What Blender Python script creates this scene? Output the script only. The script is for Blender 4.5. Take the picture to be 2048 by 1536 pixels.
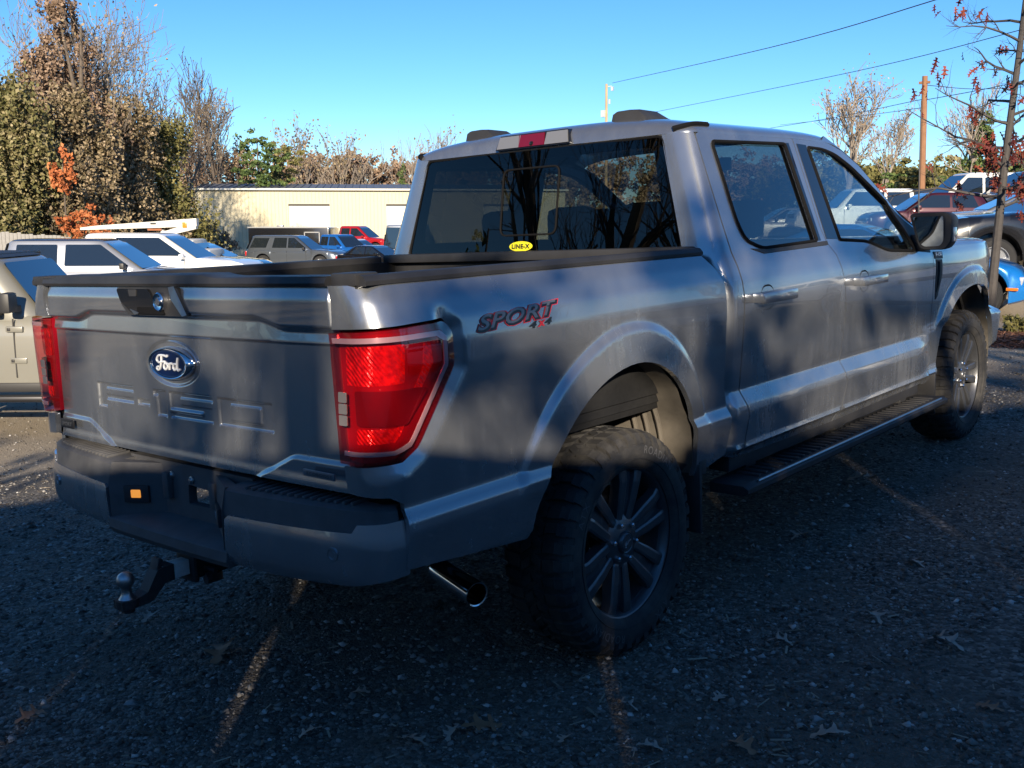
# Parked grey crew-cab pickup in a shaded gravel lot, other vehicles and woods behind.
import bpy, bmesh, math, random
import numpy as np
from mathutils import Vector, Matrix, Euler
from mathutils.geometry import delaunay_2d_cdt

for _o in list(bpy.data.objects):
    bpy.data.objects.remove(_o)
SC = bpy.context.scene
COL = SC.collection
R = math.radians
random.seed(7)
RNG = np.random.default_rng(7)

# ---------------------------------------------------------------- camera
# truck frame: x right, y forward, z up from the (slightly sloping) ground under the truck.
# TILT turns the truck frame into the level world frame.
CAM_T = Matrix.Translation((2.93306, -2.81606, 1.57856)) @ Euler((1.401383, 0.061253, 0.711932), 'XYZ').to_matrix().to_4x4()
CAM_W = Euler((R(80.5), 0.0, 0.711932), 'XYZ').to_matrix()
TILT = (CAM_W @ CAM_T.to_3x3().inverted()).to_4x4()
cam = bpy.data.cameras.new('camera')
cam_o = bpy.data.objects.new('camera', cam)
COL.objects.link(cam_o)
cam.sensor_width = 36.0
cam.lens = 36.0 * 2027.6 / 2048
cam.clip_start = 0.05
cam.clip_end = 3000
cam_o.matrix_world = TILT @ CAM_T
SC.camera = cam_o
EYE = np.array((TILT @ CAM_T).translation)
FW = np.array([-math.sin(0.711932), math.cos(0.711932)])     # level view direction
RT = np.array([math.cos(0.711932), math.sin(0.711932)])      # level right of it

# ---------------------------------------------------------------- sky and sun
SUN_EL = R(17.5)
SUN_H = np.array([0.672, -0.741])                            # horizontal direction towards the sun
SUN_DIR = Vector((SUN_H[0] * math.cos(SUN_EL), SUN_H[1] * math.cos(SUN_EL), math.sin(SUN_EL)))
W = bpy.data.worlds.new('World')
SC.world = W
W.use_nodes = True
_nt = W.node_tree
_sky = _nt.nodes.new('ShaderNodeTexSky')
_sky.sky_type = 'NISHITA'
_sky.sun_disc = False
_sky.sun_elevation = SUN_EL
_sky.sun_rotation = math.atan2(SUN_H[0], SUN_H[1])
_sky.air_density = 0.75
_sky.dust_density = 0.0
_sky.ozone_density = 4.5
_bg = _nt.nodes['Background']
_bg.inputs['Strength'].default_value = 0.072
_hs = _nt.nodes.new('ShaderNodeHueSaturation')
_hs.inputs['Saturation'].default_value = 1.14
_nt.links.new(_sky.outputs['Color'], _hs.inputs['Color'])
_nt.links.new(_hs.outputs['Color'], _bg.inputs['Color'])
sun = bpy.data.lights.new('sun', 'SUN')
sun.energy = 3.6
sun.angle = R(0.55)
sun.color = (1.0, 0.86, 0.66)
sun_o = bpy.data.objects.new('sun', sun)
COL.objects.link(sun_o)
sun_o.rotation_euler = SUN_DIR.to_track_quat('Z', 'Y').to_euler()
sun_o.location = (30, -30, 30)
SC.view_settings.view_transform = 'Standard'
SC.view_settings.look = 'None'
SC.view_settings.exposure = 1.3
SC.view_settings.gamma = 1.0
SC.view_settings.use_curve_mapping = False
SC.render.engine = 'CYCLES'
SC.cycles.max_bounces = 8
SC.cycles.transparent_max_bounces = 16

# ---------------------------------------------------------------- helpers
MAT = {}


def at(px, py, D):
    """world point seen at a place in the photograph (2048 x 1536) at level distance D"""
    d = np.array((TILT @ CAM_T).to_3x3() @ Vector(((px - 1024) / 2027.6, (768 - py) / 2027.6, -1.0)))
    return EYE + d * (D / float(d[:2] @ FW))


def xd(Xr, D):
    """level position from metres to the right of and ahead of the camera"""
    return EYE[:2] + RT * Xr + FW * D


class NT:
    """small node-tree writer"""
    def __init__(s, name):
        s.m = bpy.data.materials.new(name)
        s.m.use_nodes = True
        s.t = s.m.node_tree
        s.b = s.t.nodes['Principled BSDF']
        MAT[name] = s.m

    def n(s, kind, **kw):
        x = s.t.nodes.new('ShaderNode' + kind)
        for k, v in kw.items():
            if k in x.inputs.keys():
                x.inputs[k].default_value = v
            else:
                setattr(x, k, v)
        return x

    def l(s, a, b):
        s.t.links.new(a, b)

    def coord(s, kind='Object'):
        return s.n('TexCoord').outputs[kind]

    def noise(s, scale, detail=4.0, rough=0.55, vec=None):
        x = s.n('TexNoise')
        x.inputs['Scale'].default_value = scale
        x.inputs['Detail'].default_value = detail
        x.inputs['Roughness'].default_value = rough
        s.l(vec if vec is not None else s.coord(), x.inputs['Vector'])
        return x.outputs['Fac']

    def ramp(s, fac, stops):
        r = s.n('ValToRGB')
        el = r.color_ramp.elements
        while len(el) < len(stops):
            el.new(0.5)
        for e, (p, c) in zip(el, stops):
            e.position = p
            e.color = (*c, 1) if len(c) == 3 else c
        s.l(fac, r.inputs['Fac'])
        return r.outputs['Color']

    def rng(s, fac, a, b, c, d):
        r = s.n('MapRange')
        for i, v in enumerate((a, b, c, d)):
            r.inputs[i + 1].default_value = v
        s.l(fac, r.inputs[0])
        return r.outputs[0]

    def mixc(s, fac, a, b):
        m = s.n('Mix', data_type='RGBA')
        if hasattr(fac, 'node'):
            s.l(fac, m.inputs[0])
        else:
            m.inputs[0].default_value = fac
        for v, i in ((a, 6), (b, 7)):
            if hasattr(v, 'node'):
                s.l(v, m.inputs[i])
            else:
                m.inputs[i].default_value = (*v, 1)
        return m.outputs[2]

    def bump(s, h, strength=0.3, dist=0.01):
        b = s.n('Bump')
        b.inputs['Strength'].default_value = strength
        b.inputs['Distance'].default_value = dist
        s.l(h, b.inputs['Height'])
        s.l(b.outputs['Normal'], s.b.inputs['Normal'])

    def set(s, **kw):
        for k, v in kw.items():
            k = {'color': 'Base Color', 'rough': 'Roughness', 'metal': 'Metallic', 'coat': 'Coat Weight',
                 'coatr': 'Coat Roughness', 'spec': 'Specular IOR Level'}.get(k, k)
            i = s.b.inputs[k]
            if hasattr(v, 'node'):
                s.l(v, i)
            elif k == 'Base Color':
                i.default_value = (*v, 1)
            else:
                i.default_value = v
        return s


def simple(name, color, rough=0.5, metal=0.0, coat=0.0, var=0.0, scale=8.0, spec=0.5):
    m = NT(name)
    if var:
        f = m.noise(scale, 5)
        c = m.mixc(f, tuple(x * (1 - var) for x in color), tuple(min(1, x * (1 + var)) for x in color))
        m.set(color=c)
    else:
        m.set(color=color)
    m.set(rough=rough, metal=metal, coat=coat, spec=spec)
    return m


def glass_mat(name, tint, refl=0.9, rough=0.0, base=0.06):
    """thin tinted pane: see-through tint under a mirror coat"""
    m = NT(name)
    tr = m.n('BsdfTransparent')
    tr.inputs['Color'].default_value = (*tint, 1)
    gl = m.n('BsdfGlossy')
    gl.inputs['Roughness'].default_value = rough
    gl.inputs['Color'].default_value = (refl, refl, refl, 1)
    lw = m.n('LayerWeight')
    lw.inputs['Blend'].default_value = 0.5
    p = m.n('Math', operation='POWER')
    m.l(lw.outputs['Facing'], p.inputs[0])
    p.inputs[1].default_value = 3.2
    f = m.rng(p.outputs[0], 0, 1, base, 0.95)
    mx = m.n('MixShader')
    m.l(f, mx.inputs[0])
    m.l(tr.outputs[0], mx.inputs[1])
    m.l(gl.outputs[0], mx.inputs[2])
    m.l(mx.outputs[0], m.t.nodes['Material Output'].inputs['Surface'])
    return m


RAKE = -0.02545                                              # the body sits nose-down on its wheels


def BK(V):
    V = np.asarray(V, float)
    c, s = math.cos(RAKE), math.sin(RAKE)
    y, z = V[:, 1], V[:, 2] - .43
    return np.stack([V[:, 0], c * y - s * z, s * y + c * z + .43], 1)


def mk(name, V, F, mat, parent=None, smooth=True, angle=35, body=False):
    V = np.asarray(V, float)
    if body:
        V = BK(V)
    me = bpy.data.meshes.new(name)
    me.from_pydata(V.tolist(), [], F if isinstance(F, list) else F.tolist())
    me.update()
    if smooth:
        me.shade_smooth()
        me.set_sharp_from_angle(angle=R(angle))
    if mat:
        me.materials.append(MAT[mat])
    o = bpy.data.objects.new(name, me)
    COL.objects.link(o)
    if parent is not None:
        o.parent = parent
    return o


def empty(name, loc=(0, 0, 0), rotz=0.0):
    o = bpy.data.objects.new(name, None)
    COL.objects.link(o)
    o.location = loc
    o.rotation_euler = (0, 0, rotz)
    o.empty_display_size = 0.2
    return o


def tag(o, label=None, cat=None, group=None, kind=None):
    for k, v in (('label', label), ('category', cat), ('group', group), ('kind', kind)):
        if v:
            o[k] = v
    return o


def copy_tree(o, parent=None):
    c = o.copy()
    COL.objects.link(c)
    c.parent = parent
    for ch in list(o.children):
        copy_tree(ch, c)
    return c


class MB:
    """collects simple solids into one mesh"""
    def __init__(s):
        s.V = []
        s.F = []

    def add(s, V, F):
        k = len(s.V)
        s.V += [tuple(v) for v in V]
        s.F += [tuple(i + k for i in f) for f in F]
        return s

    def box(s, c, size, rot=None, bev=0.0):
        hx, hy, hz = (x / 2 for x in size)
        if bev > 0:
            bm = bmesh.new()
            bmesh.ops.create_cube(bm, size=1.0)
            for v in bm.verts:
                v.co = Vector((v.co.x * size[0], v.co.y * size[1], v.co.z * size[2]))
            bmesh.ops.bevel(bm, geom=list(bm.edges), offset=bev, segments=2, affect='EDGES', profile=0.6)
            bm.verts.ensure_lookup_table()
            V = [v.co.copy() for v in bm.verts]
            F = [[v.index for v in f.verts] for f in bm.faces]
            bm.free()
        else:
            V = [Vector((x, y, z)) for x in (-hx, hx) for y in (-hy, hy) for z in (-hz, hz)]
            F = [(0, 1, 3, 2), (4, 6, 7, 5), (0, 4, 5, 1), (2, 3, 7, 6), (0, 2, 6, 4), (1, 5, 7, 3)]
        if rot is not None:
            M = rot if isinstance(rot, Matrix) else Euler(rot, 'XYZ').to_matrix()
            V = [M @ v for v in V]
        return s.add([v + Vector(c) for v in V], F)

    def tube(s, pts, rad, n=8, caps=True):
        pts = [Vector(p) for p in pts]
        rad = [rad] * len(pts) if not hasattr(rad, '__len__') else rad
        V, F = [], []
        up = Vector((0, 0, 1))
        ref = None
        for i, p in enumerate(pts):
            d = (pts[min(i + 1, len(pts) - 1)] - pts[max(i - 1, 0)]).normalized()
            if ref is None:
                ref = d.cross(up if abs(d.z) < .9 else Vector((1, 0, 0))).normalized()
            a = (ref - d * ref.dot(d)).normalized()
            ref = a
            b = d.cross(a)
            for k in range(n):
                t = 2 * math.pi * k / n
                V.append(p + (a * math.cos(t) + b * math.sin(t)) * rad[i])
        for i in range(len(pts) - 1):
            for k in range(n):
                k2 = (k + 1) % n
                F.append((i * n + k, i * n + k2, (i + 1) * n + k2, (i + 1) * n + k))
        if caps:
            F.append(tuple(range(n - 1, -1, -1)))
            F.append(tuple(range((len(pts) - 1) * n, len(pts) * n)))
        return s.add(V, F)

    def lathe(s, prof, n=32, M=None, close=False):
        """prof: (radius, height) about z"""
        V, F = [], []
        m = len(prof)
        for k in range(n):
            t = 2 * math.pi * k / n
            for r, h in prof:
                v = Vector((r * math.cos(t), r * math.sin(t), h))
                V.append(M @ v if M else v)
        for k in range(n):
            k2 = (k + 1) % n
            for i in range(m - 1 + (1 if close else 0)):
                j = (i + 1) % m
                F.append((k * m + i, k2 * m + i, k2 * m + j, k * m + j))
        return s.add(V, F)

    def prism(s, poly, M, h):
        """poly in xy, extruded along z by h, placed by M"""
        n = len(poly)
        V = [M @ Vector((x, y, 0)) for x, y in poly] + [M @ Vector((x, y, h)) for x, y in poly]
        F = [tuple(range(n - 1, -1, -1)), tuple(range(n, 2 * n))]
        F += [(i, (i + 1) % n, n + (i + 1) % n, n + i) for i in range(n)]
        return s.add(V, F)

    def loft(s, rings, closed=True, caps=True):
        n = len(rings[0])
        V = [p for r in rings for p in r]
        F = []
        for i in range(len(rings) - 1):
            for k in range(n if closed else n - 1):
                k2 = (k + 1) % n
                F.append((i * n + k, i * n + k2, (i + 1) * n + k2, (i + 1) * n + k))
        if caps and closed:
            F.append(tuple(range(n - 1, -1, -1)))
            F.append(tuple(range((len(rings) - 1) * n, len(rings) * n)))
        return s.add(V, F)

    def build(s, name, mat, parent=None, smooth=True, angle=35, body=False):
        return mk(name, s.V, s.F, mat, parent, smooth, angle, body)


def densify(poly, step):
    out = []
    n = len(poly)
    for i in range(n):
        a, b = np.array(poly[i], float), np.array(poly[(i + 1) % n], float)
        k = max(1, int(np.linalg.norm(b - a) / step + .5))
        for j in range(k):
            out.append(a + (b - a) * j / k)
    return np.array(out)


def roundpoly(poly, r, seg=5):
    """round the corners of a polygon"""
    out = []
    n = len(poly)
    for i in range(n):
        p0, p, p1 = (np.array(poly[(i + k) % n], float) for k in (-1, 0, 1))
        rr = r[i] if hasattr(r, '__len__') else r
        if rr <= 0:
            out.append(tuple(p))
            continue
        a, b = p0 - p, p1 - p
        la, lb = np.linalg.norm(a), np.linalg.norm(b)
        d = min(rr, la * .48, lb * .48)
        A, B = p + a / la * d, p + b / lb * d
        for k in range(seg + 1):
            t = k / seg
            out.append(tuple((1 - t) ** 2 * A + 2 * t * (1 - t) * p + t * t * B))
    return out


def inside(P, poly):
    x, y = P[:, 0], P[:, 1]
    r = np.zeros(len(P), bool)
    n = len(poly)
    for i in range(n):
        x0, y0 = poly[i]
        x1, y1 = poly[(i + 1) % n]
        if y0 == y1:
            continue
        c = ((y0 > y) != (y1 > y)) & (x < (x1 - x0) * (y - y0) / (y1 - y0) + x0)
        r ^= c
    return r


def polydist(P, poly, closed=True):
    d = np.full(len(P), 1e9)
    n = len(poly)
    for i in range(n if closed else n - 1):
        a, b = np.array(poly[i]), np.array(poly[(i + 1) % n])
        ab = b - a
        L = ab @ ab
        if L < 1e-12:
            continue
        t = np.clip(((P - a) @ ab) / L, 0, 1)
        d = np.minimum(d, np.linalg.norm(P - (a + t[:, None] * ab), axis=1))
    return d


def panel(name, outline, fmap, mat, parent, step=.02, holes=(), depth=.02, body=True, angle=40, mirror=False, smooth=True, vlines=(), extra=None):
    """a sheet cut to an outline in (u, v), bent by fmap(u, v, d) (d = depth below the surface), with turned-in edges"""
    loops = [densify(outline, step)] + [densify(h, step) for h in holes]
    P = list(np.concatenate(loops))
    edges = []
    k = 0
    for L in loops:
        n = len(L)
        edges += [(k + i, k + (i + 1) % n) for i in range(n)]
        k += n
    o = loops[0]
    u = np.arange(o[:, 0].min(), o[:, 0].max(), step)
    v = np.arange(o[:, 1].min(), o[:, 1].max(), step)
    if len(u) and len(v):
        G = np.stack(np.meshgrid(u, v), -1).reshape(-1, 2) + step * .37
        ok = inside(G, o) & (polydist(G, o) > step * .5)
        for h in loops[1:]:
            ok &= ~inside(G, h) & (polydist(G, h) > step * .5)
        X_ = []
        for vl in vlines:
            ok &= np.abs(G[:, 1] - vl) > step * .55
            for q in (-.0028, .0028):
                X_.append(np.stack([np.arange(o[:, 0].min(), o[:, 0].max(), step * .8), np.full(len(np.arange(o[:, 0].min(), o[:, 0].max(), step * .8)), vl + q)], 1))
        if extra is not None:
            E_ = np.asarray(extra, float)
            ok &= np.array([np.min(np.hypot(E_[:, 0] - g[0], E_[:, 1] - g[1])) > step * .55 if k_ else False for g, k_ in zip(G, ok)])
            X_.append(E_)
        P += list(G[ok])
        if X_:
            X_ = np.concatenate(X_)
            k2 = inside(X_, o) & (polydist(X_, o) > step * .3)
            for h in loops[1:]:
                k2 &= ~inside(X_, h) & (polydist(X_, h) > step * .3)
            P += list(X_[k2])
    res = delaunay_2d_cdt([Vector(p) for p in P], edges, [], 0, 1e-7)
    UV = np.array([tuple(q) for q in res[0]])
    T = np.array([tuple(f) for f in res[2]], int)
    c = UV[T].mean(1)
    ok = inside(c, o)
    for h in loops[1:]:
        ok &= ~inside(c, h)
    T = T[ok]
    # consistent orientation in (u, v)
    a = UV[T]
    area = (a[:, 1, 0] - a[:, 0, 0]) * (a[:, 2, 1] - a[:, 0, 1]) - (a[:, 2, 0] - a[:, 0, 0]) * (a[:, 1, 1] - a[:, 0, 1])
    T = T[np.abs(area) > 1e-10]
    area = area[np.abs(area) > 1e-10]
    T[area < 0] = T[area < 0][:, ::-1]
    V = fmap(UV[:, 0], UV[:, 1], 0.0)
    # boundary edges
    F = T.tolist()
    if depth:
        E = {}
        for f in F:
            for i in range(3):
                e = (f[i], f[(i + 1) % 3])
                E[e] = 1
        bd = [e for e in E if (e[1], e[0]) not in E]
        idx = sorted({i for e in bd for i in e})
        mp = {j: len(V) + q for q, j in enumerate(idx)}
        V2 = fmap(UV[idx, 0], UV[idx, 1], depth)
        V = np.concatenate([V, V2])
        F += [(e[1], e[0], mp[e[0]], mp[e[1]]) for e in bd]
    # face outwards
    t = np.array(T[len(T) // 2])
    nrm = np.cross(V[t[1]] - V[t[0]], V[t[2]] - V[t[0]])
    mid = UV[t].mean(0)
    outw = fmap(mid[:1], mid[1:2], 0.0)[0] - fmap(mid[:1], mid[1:2], 0.01)[0]
    if nrm @ outw < 0:
        F = [tuple(reversed(f)) for f in F]
    if mirror:
        V = V * np.array([-1, 1, 1])
        F = [tuple(reversed(f)) for f in F]
    return mk(name, V, F, mat, parent, smooth, angle, body)


def table(zx, sigma, lo, hi):
    """smooth 1-D curve through points"""
    zz = np.arange(lo, hi, .001)
    z, x = zip(*sorted(zx))
    y = np.interp(zz, z, x)
    if sigma > 0:
        k = np.exp(-.5 * (np.arange(-3 * sigma, 3 * sigma + .0005, .001) / sigma) ** 2)
        k /= k.sum()
        n = len(k) // 2
        y = np.convolve(np.pad(y, n, mode='edge'), k, 'same')[n:n + len(zz)]
    return lambda q: np.interp(q, zz, y)


def sstep(x, a, b):
    t = np.clip((x - a) / (b - a), 0, 1)
    return t * t * (3 - 2 * t)


def text_mesh(s, size=1.0, shear=0.0, offset=0.0, spacing=1.0):
    cu = bpy.data.curves.new('txt', 'FONT')
    cu.body = s
    cu.size = size
    cu.shear = shear
    cu.offset = offset
    cu.space_character = spacing
    cu.resolution_u = 3
    o = bpy.data.objects.new('txt', cu)
    COL.objects.link(o)
    dg = bpy.context.evaluated_depsgraph_get()
    me = o.evaluated_get(dg).to_mesh()
    V = np.array([tuple(v.co)[:2] for v in me.vertices])
    F = [tuple(p.vertices) for p in me.polygons]
    o.evaluated_get(dg).to_mesh_clear()
    bpy.data.objects.remove(o)
    bpy.data.curves.remove(cu)
    return V, F


def fit_text(s, box, shear=0.0, offset=0.0, spacing=1.0):
    """text scaled into box (u0, v0, u1, v1)"""
    V, F = text_mesh(s, 1.0, shear, 0.0, spacing)
    lo, hi = V.min(0), V.max(0)
    if offset:
        V, F = text_mesh(s, 1.0, shear, offset, spacing)
    u0, v0, u1, v1 = box
    sc = np.array([(u1 - u0) / (hi[0] - lo[0]), (v1 - v0) / (hi[1] - lo[1])])
    return (V - lo) * sc + np.array([u0, v0]), F

# ---------------------------------------------------------------- materials
def paint_mat(name, color, dust=(0.30, 0.27, 0.23), amount=0.35, metal=0.75, flake=0.34, world=False):
    m = NT(name)
    co = m.coord()
    big = m.noise(2.3, 4, .6, co)
    fine = m.noise(38.0, 5, .7, co)
    mp = m.n('Mapping')
    mp.inputs['Scale'].default_value = (14, 14, 1.6)
    m.l(co, mp.inputs['Vector'])
    run = m.noise(1.0, 5, .65, mp.outputs[0])
    a = m.n('Math', operation='MULTIPLY')
    m.l(m.rng(big, .40, .72, .1, 1.0), a.inputs[0])
    m.l(m.rng(run, .36, .72, .05, 1.0), a.inputs[1])
    b = m.n('Math', operation='MULTIPLY')
    m.l(a.outputs[0], b.inputs[0])
    m.l(m.rng(fine, .3, .7, .45, 1.0), b.inputs[1])
    sep = m.n('SeparateXYZ')
    m.l(co, sep.inputs[0])
    low = m.rng(sep.outputs['Z'], .5, 1.25, 1.5, .55)
    c = m.n('Math', operation='MULTIPLY')
    m.l(b.outputs[0], c.inputs[0])
    m.l(low, c.inputs[1])
    f = m.rng(c.outputs[0], 0, 1, 0.02, amount)
    m.set(color=m.mixc(f, color, dust))
    m.set(rough=m.rng(f, 0, .6, flake, .75), metal=m.rng(f, 0, .6, metal, .05))
    m.set(coat=m.rng(f, 0, .5, 1.0, .3), coatr=m.rng(fine, .3, .7, .006, .03))
    return m


paint_mat('paint', (0.315, 0.33, 0.36), dust=(0.31, 0.30, 0.285), amount=.28, metal=.80, flake=.20)
simple('black_plastic', (0.030, 0.030, 0.033), .55, var=.35, scale=9, spec=.35)
simple('pad_plastic', (0.080, 0.080, 0.085), .62, var=.4, scale=14, spec=.3)
simple('gloss_black', (0.008, 0.008, 0.009), .08, coat=.6)
simple('liner', (0.015, 0.015, 0.016), .8, var=.4, scale=60, spec=.3)
simple('seal', (0.008, 0.008, 0.009), .9, spec=.1)
simple('chrome', (0.78, 0.78, 0.80), .12, 1.0, var=.08, scale=5)
simple('dull_steel', (0.42, 0.42, 0.43), .38, 1.0, var=.3, scale=25)
simple('cast_iron', (0.045, 0.045, 0.048), .6, .5, var=.5, scale=40)
simple('white_worn', (0.62, 0.62, 0.60), .5, var=.25, scale=60)
simple('wheel_grey', (0.105, 0.108, 0.118), .34, .6, coat=.15, var=.18, scale=20)
simple('wheelwell', (0.105, 0.092, 0.076), .85, var=.75, scale=9)
simple('underbody', (0.02, 0.019, 0.018), .85, var=.4, scale=10)
simple('seat', (0.018, 0.018, 0.020), .75, var=.2, scale=30)
simple('trim_dark', (0.012, 0.012, 0.013), .6)
simple('lamp_black', (0.02, 0.002, 0.003), .1, coat=1.0)
simple('lamp_dark', (0.27, 0.004, 0.013), .12, coat=1.0)
simple('lamp_mid', (0.13, 0.004, 0.012), .10, coat=1.0)
simple('lamp_stripe', (0.46, 0.24, 0.27), .15, .3, coat=1.0)
simple('lamp_clear', (0.34, 0.32, 0.33), .12, .35, coat=1.0)
simple('blue_oval', (0.004, 0.012, 0.06), .18, .2, coat=1.0)
simple('decal_black', (0.012, 0.012, 0.014), .35)
simple('decal_grey', (0.17, 0.18, 0.20), .3, .4)
simple('decal_red', (0.62, 0.02, 0.03), .4)
simple('sticker_yellow', (0.75, 0.66, 0.02), .4)
simple('white_text', (0.75, 0.76, 0.78), .35, .3)
m = NT('lamp_red')
m.set(rough=.14, coat=1.0)
_co = m.coord()
_w = m.n('TexWave', wave_type='BANDS', bands_direction='DIAGONAL')
_w.inputs['Scale'].default_value = 38
_w.inputs['Distortion'].default_value = 2.5
m.l(_co, _w.inputs['Vector'])
_n = m.noise(60, 3, .6, _co)
m.set(color=m.mixc(m.rng(_n, .35, .65, 0, 1), (0.45, 0.004, 0.008), (0.95, 0.02, 0.015)))
m.bump(_w.outputs['Fac'], .6, .004)
m.set(metal=.25)
m = NT('tyre')
_co = m.coord()
_f = m.noise(9, 6, .7, _co)
m.set(color=m.mixc(m.rng(_f, .4, .75, 0, 1), (0.026, 0.026, 0.028), (0.075, 0.070, 0.064)), rough=.72, spec=.3)
m = NT('amber_lit')
m.set(color=(.5, .22, .05), rough=.3)
m.b.inputs['Emission Color'].default_value = (1, .38, .06, 1)
m.b.inputs['Emission Strength'].default_value = 0.32
glass_mat('glass_dark', (0.13, 0.14, 0.14), .95, base=.10)
glass_mat('glass_rear', (0.13, 0.145, 0.14), .55, base=.07)
glass_mat('glass_front', (0.52, 0.60, 0.60), .95, base=.13)
glass_mat('glass_shield', (0.78, 0.84, 0.82), .9, base=.06)
simple('mirror_glass', (0.70, 0.74, 0.76), .02, 1.0)
simple('tyre_letter', (0.085, 0.085, 0.09), .7)
glass_mat('lamp_lens', (1.0, 0.42, 0.42), .95, base=.06)
simple('lamp_smoke', (0.22, 0.22, 0.23), .15, .3, coat=1.0)
simple('lamp_grey', (0.20, 0.18, 0.185), .15, .3, coat=1.0)

# ================================================================ the grey pickup
truck = empty('pickup_truck')
truck.matrix_world = TILT
tag(truck, 'dusty grey crew cab pickup truck parked in the shade on dark gravel', 'pickup truck')

CABX = table([(.50, .93), (.54, .955), (.585, .975), (.603, 1.004), (.625, .998), (.74, 1.004), (.775, 1.0), (.835, .976), (.86, .979),
              (1.0, .988), (1.15, .997), (1.21, .998), (1.27, .990), (1.33, .972), (1.385, .948), (1.40, .944), (2.0, .944 - .322 * .6)], .0028, .4, 2.0)
BEDX = table([(.50, .95), (.56, .972), (.60, .985), (.72, 1.000), (.75, .998), (.785, .979), (.81, .980), (1.0, .989), (1.15, .996),
              (1.22, .997), (1.28, .990), (1.34, .970), (1.385, .943), (1.45, .925)], .0028, .4, 1.5)
# wheel arches: (angle, inner radius, outer radius of the flare)
RA = (-.05, .60, [(-.35, .462, .60), (-.08, .463, .575), (.27, .461, .558), (.60, .465, .573), (.95, .466, .586), (1.34, .454, .584), (1.73, .436, .561),
                  (2.09, .429, .544), (2.41, .434, .552), (2.72, .452, .562), (2.97, .482, .585), (3.15, .511, .61), (3.5, .515, .62)])
_fa = [(3.02, .60), (3.055, .68), (3.10, .78), (3.17, .88), (3.26, .965), (3.39, 1.025), (3.55, 1.055), (3.72, 1.055), (3.90, 1.015), (4.02, .93), (4.09, .80), (4.12, .62)]
_fl = [(math.atan2(z - .58, y - 3.60), math.hypot(y - 3.60, z - .58)) for y, z in _fa]
FA = (3.60, .58, [(-.4, .53, .64)] + [(a, r, r + .10) for a, r in reversed(_fl)] + [(3.5, .60, .70)])


_ATAB = {}


def arch_r(A, y, z):
    th = np.arctan2(z - A[1], y - A[0])
    th = np.where(th < -1.0, th + 2 * math.pi, th)
    if id(A) not in _ATAB:
        t, ri, ro = zip(*A[2])
        _ATAB[id(A)] = (table(list(zip(t, ri)), .10, -1.2, 3.9), table(list(zip(t, ro)), .16, -1.2, 3.9))
    fi, fo = _ATAB[id(A)]
    return np.hypot(y - A[0], z - A[1]), fi(th), fo(th)


def flare(A, y, z):
    r, ri, ro = arch_r(A, y, z)
    w = sstep(z, .66, .86)
    return w * (.015 * sstep(r, ro + .014, ro - .020) + .012 * np.clip((ro - r) / (ro - ri), 0, 1.1))


def arch_pts(A, a0, a1, n=22, grow=0.0):
    arch_r(A, np.array([A[0] + .5]), np.array([A[1]]))
    fi = _ATAB[id(A)][0]
    return [(A[0] + (float(fi(a)) + grow) * math.cos(a), A[1] + (float(fi(a)) + grow) * math.sin(a)) for a in np.linspace(a0, a1, n)]


# --- bed side, wrapped round the rear corner (u = y on the side, runs on round the corner)
BY0, BR = -1.150, .10
BL = math.pi / 2 * BR
LAMP_OUT = [(-.895, 1.274), (-.868, 1.247), (-.864, 1.150), (-1.010, .945), (-1.06, .918), (-1.16, .912)]


def bed_u(x, z):
    return BY0 + BR - BL - ((BEDX(z) - BR) - x)


GAPX = lambda z: np.interp(z, [.83, .914, 1.26, 1.385], [.846, .838, .826, .820])


def bed_map(u, z, d=0.0):
    u, z = np.asarray(u, float), np.asarray(z, float)
    y1 = BY0 + BR
    xs = BEDX(z) + flare(RA, np.maximum(u, y1), z)
    # chamfered surround along the outer edge of the tail lamp
    pd = polydist(np.stack([u, z], 1), LAMP_OUT, closed=False)
    xs = xs - .016 * np.clip(1 - pd / .045, 0, 1)
    a = np.clip((y1 - u) / BR, 0, math.pi / 2)
    s = np.maximum(0, y1 - BL - u)
    r = BR - d
    xc = xs - BR
    x = xc + r * np.cos(a) - s
    y = np.where(u >= y1, u, y1 - r * np.sin(a))
    x = np.where(u >= y1, xs - d, x)
    return np.stack([x, y, z], 1)


gz = [.83, .88, .914]
lamp_in = [(float(bed_u(GAPX(z), z)), z) for z in (.914, 1.0, 1.1, 1.2, 1.262)]
arch_rear = arch_pts(RA, -.09, 3.15, 34)
def arch_ring(A):
    fo = _ATAB[id(A)][1]
    return [(A[0] + (float(fo(a)) + q) * math.cos(a), A[1] + (float(fo(a)) + q) * math.sin(a)) for a in np.linspace(.15, 3.0, 190) for q in (.014, .008, 0, -.008, -.014, -.020)]


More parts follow.
